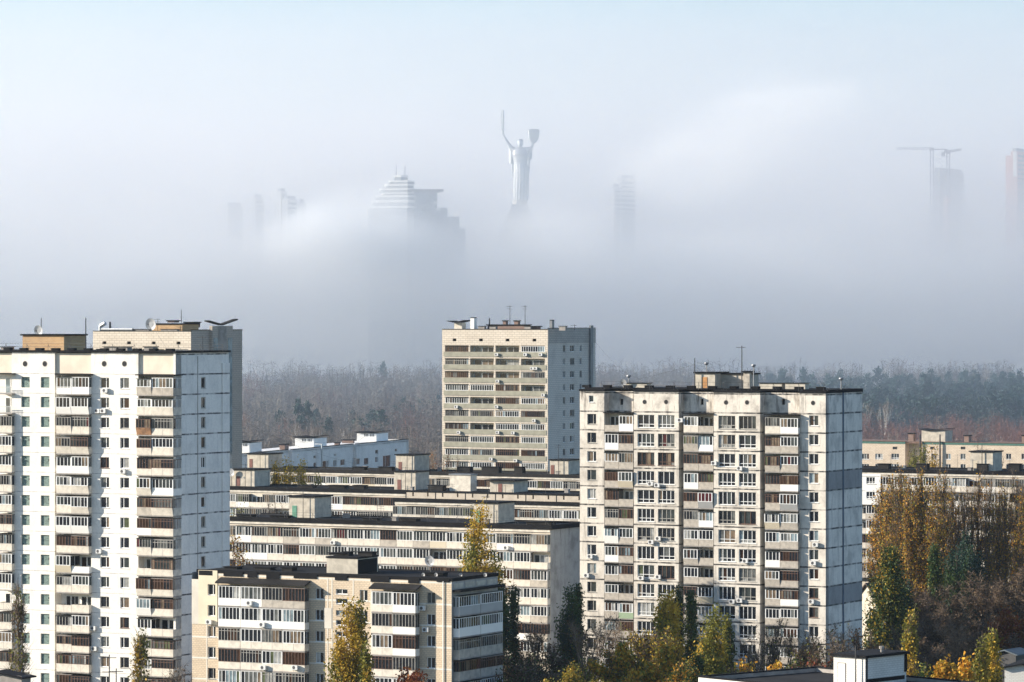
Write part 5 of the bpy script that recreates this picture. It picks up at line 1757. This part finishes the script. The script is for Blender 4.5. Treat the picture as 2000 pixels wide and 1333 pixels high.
    m.box(X(977.6), X(987), -.5, .5, Z(254.6), Z(252.8)); m.tube((xm, 0, Z(263)), (xm, 0, Z(254.7)), .5, .5, 8); m.tube((xm, 0, Z(264.4)), (xm, 0, Z(263)), .8, .7, 8)
    m.build('hilt', [FARM['steel']], o)
    # shield: flat topped, round bottomed, with a plain round boss
    m = MB()
    prof = [(1031.8, 254.2), (1036, 252.6), (1042.5, 252), (1049, 252.6), (1053.2, 254.2), (1053.2, 263), (1052.2, 270), (1049.5, 276), (1045.5, 280.5), (1042, 282), (1038, 280), (1034.4, 275.5), (1032.4, 270), (1031.8, 263)]
    cx, cz = X(1042.5), Z(265)
    front = [(X(a), -1.4, Z(c)) for a, c in prof]
    inner = [(cx + (X(a) - cx) * .86, -1.9, cz + (Z(c) - cz) * .86) for a, c in prof]
    back = [(X(a), -.7, Z(c)) for a, c in prof]
    m.rings([back, front, inner])
    o = m.build('shield', [FARM['steel']], root)
    m = MB()
    cz2 = Z(261)
    m.rings([[(cx + q * math.cos(t * .314), y, cz2 + q * math.sin(t * .314)) for t in range(20)] for q, y in ((2.1, -1.9), (2.1, -2.3), (1.5, -2.3), (1.5, -2.1), (.6, -2.1), (.5, -2.5))])
    m.build('boss', [FARM['steel']], o)
    # plinth and the stepped hall under it
    m = MB()
    def oct_(cx, py, hw, hd):
        return [(X(cx) + hw * s * math.cos((t + .5) * .7854), hd * s * math.sin((t + .5) * .7854), Z(py)) for t in range(8)]
    m.rings([oct_(1015, 400, 15.5, 14), oct_(1015, 392.3, 15.5, 14), oct_(1015, 391.4, 15, 13.5)])
    m.build('plinth', [FARM['stone']], root)
    m = MB()
    m.rings([[(X(a), y * s, Z(py)) for a, y in ((1015 - w, -d), (1015 + w, -d), (1015 + w, d), (1015 - w, d))] for py, w, d in ((431, 27, 24), (400.2, 15, 15))])
    m.rings([[(X(a), y * s, Z(py)) for a, y in ((1015 - w, -d), (1015 + w, -d), (1015 + w, d), (1015 - w, d))] for py, w, d in ((640, 80, 60), (470, 40, 34), (431.3, 31, 28))])
    o = m.build('pedestal', [FARM['stone']], root)
make_statue()

def far_tower(name, label, cat, Y, px0, px1, px2, top, mat_l='white', mat_w='grey', bands=0, extra=(), group=None):
    """tower seen from a corner: lit side px0..px1, shaded side px1..px2"""
    b = Building(name, label, cat, px1, Y, 28, group)
    x0 = b.lx(px0)
    y1 = max(3.0, b.ly(px2))
    zt = ZP(top, Y)
    m = MB(); m.box(x0, 0, 0, y1, 0, zt)
    b.part('wall', m, [FARM[mat_l]])
    m = MB()
    H = 3.1
    k = 0
    z = zt - 2.4
    while z > zt - 60 and k < 19:
        m.box(.004, .1, .8, y1 - .8, z - 1.3, z)
        if x0 < -6:
            m.box(x0 + 1.5, -1.5, -.1, -.004, z - 1.3, z)
        z -= H; k += 1
    b.part('window_band', m, [FARM['glass']])
    m = MB(); m.box(x0 + 1, -1, 1, y1 - 1, zt + .003, zt + 2.2)
    b.part('plant_room', m, [FARM[mat_w]])
    return b

# terraced round-fronted building beside the statue
def terraced():
    Y = 2590.0
    b = Building('terraced_building', 'terraced office building with pale stepped balcony bands, half sunk in fog beside the statue', 'office building', 800, Y, 28)
    tiers = [(766.5, 783, 796.5, 340.5, 351), (754.6, 795, 809, 351.5, 358), (746.5, 795, 808, 358.5, 366.5), (736.5, 795, 808, 367, 375), (743.5, 795, 808, 375.5, 381), (726.5, 795, 808, 381, 390), (720, 795, 808, 390.4, 402), (712, 795, 808, 402.4, 640)]
    for i, (p0, p1, p2, t, bt) in enumerate(tiers):
        y = (8 - i) * 1.2
        x0, x1 = b.lx(p0, y), b.lx(p1, y)
        y1 = max(y + 4, b.ly(p2, x1))
        za, zb = ZP(bt, Y) if bt < 600 else 0, ZP(t, Y)
        m = MB()
        n = 10
        # round lit end, straight shaded side
        base = [(x1, y), (x1, y1), (x0 + (x1 - x0) * .15, y1), (x0, y + (y1 - y) * .6), (x0 + (x1 - x0) * .06, y + (y1 - y) * .15), (x0 + (x1 - x0) * .2, y)]
        m.rings([[(px, py, za) for px, py in base], [(px, py, zb - .02) for px, py in base]])
        o = b.part('tier', m, [FARM['glass']])
        m = MB()
        hgt = (zb - za if za > 0 else 3)
        cxm = sum(q[0] for q in base) / 6; cym = sum(q[1] for q in base) / 6
        big = [(cxm + (q[0] - cxm) * 1.05, cym + (q[1] - cym) * 1.05) for q in base]
        m.rings([[(px, py, zb - hgt * .42) for px, py in big], [(px, py, zb) for px, py in big]])
        m.build('balcony_band', [FARM['white']], o)
    for px in (774, 791):
        b.antenna(px, 324, 12, ZP(340, Y), 0, .25)
    # flat-roofed slab and lower steps to the other side
    m = MB()
    def slab(p0, p1, t, d0, d1):
        x0 = (p0 - 800) / F * Y; x1 = (p1 - 800) / F * Y
        q = [(x0, d0), (x1, d0), (x1, d1), (x0, d1)]
        loc = [(x * b.c - y * b.s, x * b.s + y * b.c) for x, y in q]
        m.rings([[(x, y, 0) for x, y in loc], [(x, y, ZP(t, Y)) for x, y in loc]])
    slab(797, 852, 371, 14, 40)
    b.part('slab_wing', m, [FARM['grey']])
    for p0, p1, t, d in ((852.5, 872, 405, 18), (872.5, 896, 422, 20), (852, 908, 446, 14)):
        m = MB(); slab(p0, p1, t, d, d + 18); b.part('lower_wing', m, [FARM['grey']])
    m = MB()
    x0, x1 = (795 - 800) / F * Y, (865 - 800) / F * Y
    q = [(x0, 10), (x1, 10), (x1, 43), (x0, 43)]
    loc = [(x * b.c - y * b.s, x * b.s + y * b.c) for x, y in q]
    q2 = [(x0, 13), (x1 - 5, 13), (x1 - 5, 41), (x0, 41)]
    loc2 = [(x * b.c - y * b.s, x * b.s + y * b.c) for x, y in q2]
    m.rings([[(x, y, ZP(374.5, Y)) for x, y in loc2], [(x, y, ZP(370, Y)) for x, y in loc], [(x, y, ZP(368.7, Y)) for x, y in loc]])
    b.part('flat_roof', m, [FARM['grey']])
    for p, t in ((801, 374), (877, 447), (877, 455), (854, 406), (850, 393)):
        m = MB()
        x0 = (p - 800) / F * Y
        q = [(x0 - 1.6, 12.8), (x0 + 2, 12.8), (x0 + 2, 13.9), (x0 - 1.6, 13.9)]
        loc = [(x * b.c - y * b.s, x * b.s + y * b.c) for x, y in q]
        m.rings([[(x, y, ZP(t + 4, Y)) for x, y in loc], [(x, y, ZP(t, Y)) for x, y in loc]])
        b.part('bay', m, [FARM['white']])
terraced()

FG = 'towers sunk in the fog'
for i, (Y, a, c, d, t, ml, lb) in enumerate((
    (2685, 538, 549, 561, 374, 'white', 'pale tower block in fog, tallest of the faint cluster away from the statue'),
    (2678, 551, 562, 580, 389, 'white', 'pale lower tower block in fog beside the tallest one of its cluster'),
    (2690, 581, 588, 598, 395, 'white', 'faint narrow block in fog at the end of its cluster'),
    (2695, 493, 499, 515, 386, 'white', 'faint grey tower in fog standing apart from the pale cluster'),
    (2700, 437, 446, 474, 402, 'white', 'faintest low block in fog beyond the white tower roof'),
    (2735, 1209, 1214, 1241, 348, 'white', 'grey tower in fog with a thin mast on its roof'),
    (2728, 1194, 1200, 1212, 365, 'white', 'pale slim tower in fog before the grey one with the mast'),
    (2760, 914, 924, 932, 451, 'pink', 'small pinkish house in fog at the foot of the terraced building'),
    (2700, 1974, 1987, 2025, 296, 'pink', 'pink and white tower block in fog by the picture edge'),
    (2720, 1843, 1850, 1856, 386, 'pink', 'faint pinkish slim tower in fog below the cranes'),
    (2733, 1822, 1836, 1882, 334, 'grey', 'unfinished tower in fog under two cranes'),
)):
    b = far_tower('tower_block', lb, 'tower block', Y, a, c, d, t, ml)
    if i == 5:
        b.antenna(1234, 332, 6, ZP(t, Y) + 2, 0, .4)
    if i == 8:
        m = MB(); x0 = b.lx(1974); m.box(x0 - 6, x0 - .01, 6, 22, 0, ZP(303, Y)); b.part('lower_wing', m, [FARM['pink']])
        m = MB(); m.box(b.lx(1979), b.lx(1986), -.5, -.11, ZP(345, Y), ZP(297, Y)); b.part('stair_bay', m, [FARM['white']])

def crane(label, px, top, Y, x_jib, x_counter, dy, base):
    s = Y / F
    root = thing('tower_crane', label, 'crane', ((px - 1000) * s, Y, 0))
    zt = ZP(top, Y)
    m = MB()
    w = 1.0
    for x in (-w, w):
        for y in (-w, w):
            m.box(x - .18, x + .18, y - .18, y + .18, base, zt)
    z = base
    k = 0
    while z < zt - 2.5:
        for y in (-w, w):
            m.tube((-w if k % 2 else w, y, z), (w if k % 2 else -w, y, z + 2.5), .12, .12, 4)
        for x in (-w, w):
            m.tube((x, -w if k % 2 else w, z), (x, w if k % 2 else -w, z + 2.5), .12, .12, 4)
        z += 2.5; k += 1
    m.box(-1.5, 1.5, -1.5, 1.5, zt + .003, zt + 2.2)
    m.build('mast', [FARM['crane']], root)
    m = MB()
    xa, xb = (x_jib - px) * s, (x_counter - px) * s
    rise = -dy * s
    for yy, zz in ((-.7, 1.0), (.7, 1.0), (0, 2.4)):
        m.tube((0, yy, zt + zz), (xa, yy, zt + zz + rise), .2, .16, 4)
    n = 26
    for i in range(n):
        f0, f1 = i / n, (i + 1) / n
        m.tube((xa * f0, -.7, zt + 1 + rise * f0), (xa * (f0 + f1) / 2, 0, zt + 2.4 + rise * (f0 + f1) / 2), .1, .1, 3)
        m.tube((xa * (f0 + f1) / 2, 0, zt + 2.4 + rise * (f0 + f1) / 2), (xa * f1, .7, zt + 1 + rise * f1), .1, .1, 3)
    m.build('jib', [FARM['crane']], root)
    m = MB()
    m.box(min(0, xb), max(0, xb), -.7, .7, zt + .6, zt + 1.4); m.box(xb - 1.2, xb + 1.2, -1, 1, zt - 1.6, zt + 1.0)
    m.build('counter_jib', [FARM['crane']], root)
crane('faint tower crane in fog with a long level jib', 1820, 295, 2735, 1752, 1848, 0, 0)
crane('faint tower crane in fog with a short raised jib', 1852, 301, 2740, 1878, 1842, -4, 0)

# ------------------------------------------------------------------ small foreground poles and cables
def mast(px, top, Y, label):
    o = thing('pole', label, 'pole', ((px - 1000) / F * Y, Y, 0))
    zt = ZP(top, Y)
    m = MB(); m.tube((0, 0, 0), (0, 0, zt), .11, .07, 6); m.build('post', [M['iron']], o)
    m = MB()
    for z in (zt - .4, zt - 2.2):
        m.box(-.9, .9, -.04, .04, z - .04, z + .04)
    m.build('crossarm', [M['iron']], o)
mast(213.5, 1279, 500, 'thin dark utility pole before the white tower')
mast(227, 1306, 505, 'shorter dark utility pole before the white tower')

def cable(label, p, q, sag=.02, r=.018, group=None):
    a, b = P(*p), P(*q)
    m = MB()
    L = (b - a).length
    pts = []
    for i in range(19):
        f = i / 18
        c = a.lerp(b, f); c.z -= sag * L * 4 * f * (1 - f)
        pts.append(c)
    for u, v in zip(pts[:-1], pts[1:]):
        m.tube(u, v, r, r, 4, cap=False)
    tag(m.build('cable', [M['iron']]), label, 'cable', group)
cable('dark cable sloping from the winged-roof tower down to the second panel row', (452, 793, 800), (596, 866, 830), .01)
cable('lower dark cable from the winged-roof tower toward a pale roof hut', (470, 820, 800), (690, 905, 860), .015)
cable('cable crossing the woodland up to the green balcony tower', (700, 862, 960), (864, 708, 890), .01)
cable('cable from the green balcony tower to the pole on the weathered tower', (1163, 668, 890), (1357, 752, 600), .012)
cable('thin cable from the weathered tower roof to its tall pole', (1196, 752, 596), (1357, 712, 592), .012)
cable('pale cable strung below the blank grey end wall', (875, 1162, 511), (1140, 1245, 560), .012, .03)
cable('cable running over the white huts of the whitewashed block', (450, 858, 970), (800, 862, 1060), .006)
cable('cable crossing the nearest block roof and the second row', (300, 640, 800), (480, 905, 770), .02)

# ------------------------------------------------------------------ air: thin even haze, and the fog bank over the far bank
def volume_box(name, x0, x1, y0, y1, z0, z1, label):
    q = bpy.data.materials.new(name)
    q.use_nodes = True
    t = q.node_tree
    t.nodes.remove(t.nodes['Principled BSDF'])
    v = t.nodes.new('ShaderNodeVolumePrincipled')
    t.links.new(v.outputs[0], t.nodes['Material Output'].inputs['Volume'])
    m = MB(); m.box(x0, x1, y0, y1, z0, z1)
    o = m.build(name, [q])
    tag(o, label, name.replace('_', ' '), None, 'stuff')
    return t, v

t_, v_ = volume_box('haze', -2600, 2600, -120, 4300, -1.5, 305, 'thin even bluish haze filling the whole valley')
v_.inputs['Density'].default_value = 3.5e-5
v_.inputs['Color'].default_value = (0.76, 0.88, 1, 1)
v_.inputs['Anisotropy'].default_value = 0.4

def make_fog(name, label, lims, aniso, puffs, bank_on, k_noise):
    t, v = volume_box(name, *lims, label)
    v.inputs['Color'].default_value = (1, 0.993, 0.985, 1)
    v.inputs['Anisotropy'].default_value = aniso
    N, L = t.nodes.new, t.links.new
    tc = N('ShaderNodeTexCoord')
    sep = N('ShaderNodeSeparateXYZ'); L(tc.outputs['Object'], sep.inputs[0])
    x, y, z = sep.outputs
    def put(s, q):
        if isinstance(q, (int, float)):
            s.default_value = q
        else:
            L(q, s)
    def mr(inp, a, b, c, d):
        n = N('ShaderNodeMapRange'); n.interpolation_type = 'SMOOTHSTEP'; L(inp, n.inputs[0])
        for i, k in enumerate((a, b, c, d)):
            n.inputs[i + 1].default_value = k
        return n.outputs[0]
    def ma(op, a, b=0.0):
        n = N('ShaderNodeMath'); n.operation = op
        put(n.inputs[0], a); put(n.inputs[1], b)
        return n.outputs[0]
    mp = N('ShaderNodeMapping'); mp.inputs['Scale'].default_value = (1 / 210, 1 / 420, 1 / 95); mp.inputs['Location'].default_value = (3.3, 1.7, 0.4); L(tc.outputs['Object'], mp.inputs[0])
    no = N('ShaderNodeTexNoise'); no.inputs['Scale'].default_value = 1; no.inputs['Detail'].default_value = 4; no.inputs['Roughness'].default_value = .52; L(mp.outputs[0], no.inputs[0])
    n1 = ma('SUBTRACT', no.outputs[0], .5)
    low = ma('MULTIPLY', mr(z, 70, 118, 1e-2, 0), mr(y, 2430, 2520, 0, 1))
    if not bank_on:
        no.inputs['Detail'].default_value = 6; no.inputs['Roughness'].default_value = .58
        mp.inputs['Scale'].default_value = (1 / 62, 1 / 120, 1 / 34)
    dens = 0.0
    if bank_on:
        mist = ma('MULTIPLY', ma('ADD', mr(y, 1000, 2400, 1.0e-4, 6.5e-4), mr(y, 2240, 2420, 0, 1.3e-3)), mr(z, 20, 200, 1.0, .3))
        # the bank: soft top whose height wanders with the noise
        up = ma('SUBTRACT', z, ma('ADD', ma('MULTIPLY', n1, 130), 120))
        bank = ma('MULTIPLY', mr(up, -36, 36, 1, 0), mr(y, 2380, 2560, 0, 6e-3))
        veil = ma('MULTIPLY', mr(y, 2380, 2580, 0, 2.8e-3), mr(z, 120, 295, 1, .12))
        far = ma('MULTIPLY', mr(y, 2635, 2730, 0, 7e-3), mr(up, 10, 110, 1, .15))
        dens = ma('ADD', ma('ADD', ma('ADD', ma('ADD', mist, bank), far), veil), low)
        # blue aerial haze this side of the river, white fog beyond
        cm = N('ShaderNodeMix'); cm.data_type = 'RGBA'
        put(cm.inputs[0], mr(y, 2250, 2480, 0, 1))
        cm.inputs[6].default_value = (0.74, 0.87, 1, 1); cm.inputs[7].default_value = (1, 0.993, 0.985, 1)
        L(cm.outputs[2], v.inputs['Color'])
    # thicker billows
    for px, py, Y, rx, ry, rz, k in puffs:
        c = P(px, py, Y)
        dx = ma('DIVIDE', ma('SUBTRACT', x, c.x), rx); dy = ma('DIVIDE', ma('SUBTRACT', y, c.y), ry); dz = ma('DIVIDE', ma('SUBTRACT', z, c.z), rz)
        d2 = ma('ADD', ma('ADD', ma('MULTIPLY', dx, dx), ma('MULTIPLY', dy, dy)), ma('MULTIPLY', dz, dz))
        d2 = ma('ADD', d2, ma('MULTIPLY', n1, k_noise))
        dens = ma('ADD', dens, mr(d2, 0.0, 1.1, k, 0.0))
    if not bank_on:                      # thin out to nothing well inside the box
        w = 1.0
        for q, a, c in ((x, lims[0], lims[1]), (y, lims[2], lims[3]), (z, lims[4], lims[5])):
            e = min((c - a) * .28, 40)
            w = ma('MULTIPLY', w, ma('MULTIPLY', mr(q, a + 1, a + e, 0, 1), mr(q, c - e, c - 1, 1, 0)))
        dens = ma('MULTIPLY', dens, w)
    L(dens, v.inputs['Density'])
make_fog('fog_bank', 'pale fog bank drifting over the woodland and around the statue', (-1500, 1500, 900, 3400, -1.2, 300), .66,
         [(1085, 440, 2540, 40, 60, 22, 1.2e-2), (1015, 535, 2530, 45, 60, 22, 1.2e-2), (250, 430, 2540, 90, 90, 24, 6e-3)], True, 2.6)
def span(px0, px1, py0, py1, Y, ry):
    return (P(px0, 0, Y).x, P(px1, 0, Y).x, Y - ry, Y + ry, ZP(py1, Y), ZP(py0, Y))
make_fog('fog_billow', 'bright sunlit billow of fog swelling before the terraced building', span(420, 960, 330, 620, 2420, 120), -.05,
         [(705, 452, 2420, 52, 70, 27, 1.3e-2), (610, 476, 2420, 46, 60, 22, 8e-3), (800, 478, 2420, 36, 50, 18, 7e-3)], False, 3.8)
make_fog('fog_billow', 'bright wisp of fog rising high beyond the weathered tower', span(1130, 1800, 80, 470, 2430, 140), .1,
         [(1470, 270, 2430, 60, 90, 32, 4.2e-3), (1560, 200, 2440, 46, 90, 24, 2.8e-3), (1340, 345, 2420, 58, 90, 26, 4e-3)], False, 3.8)
make_fog('fog_billow', 'low ragged front of sunlit fog lying along the far edge of the woodland', (-470, 470, 2370, 2500, 58, 142), .15,
         [(1000, 512, 2432, 430, 75, 31, 5e-3), (1075, 470, 2440, 40, 60, 24, 5e-3)], False, 2.6)
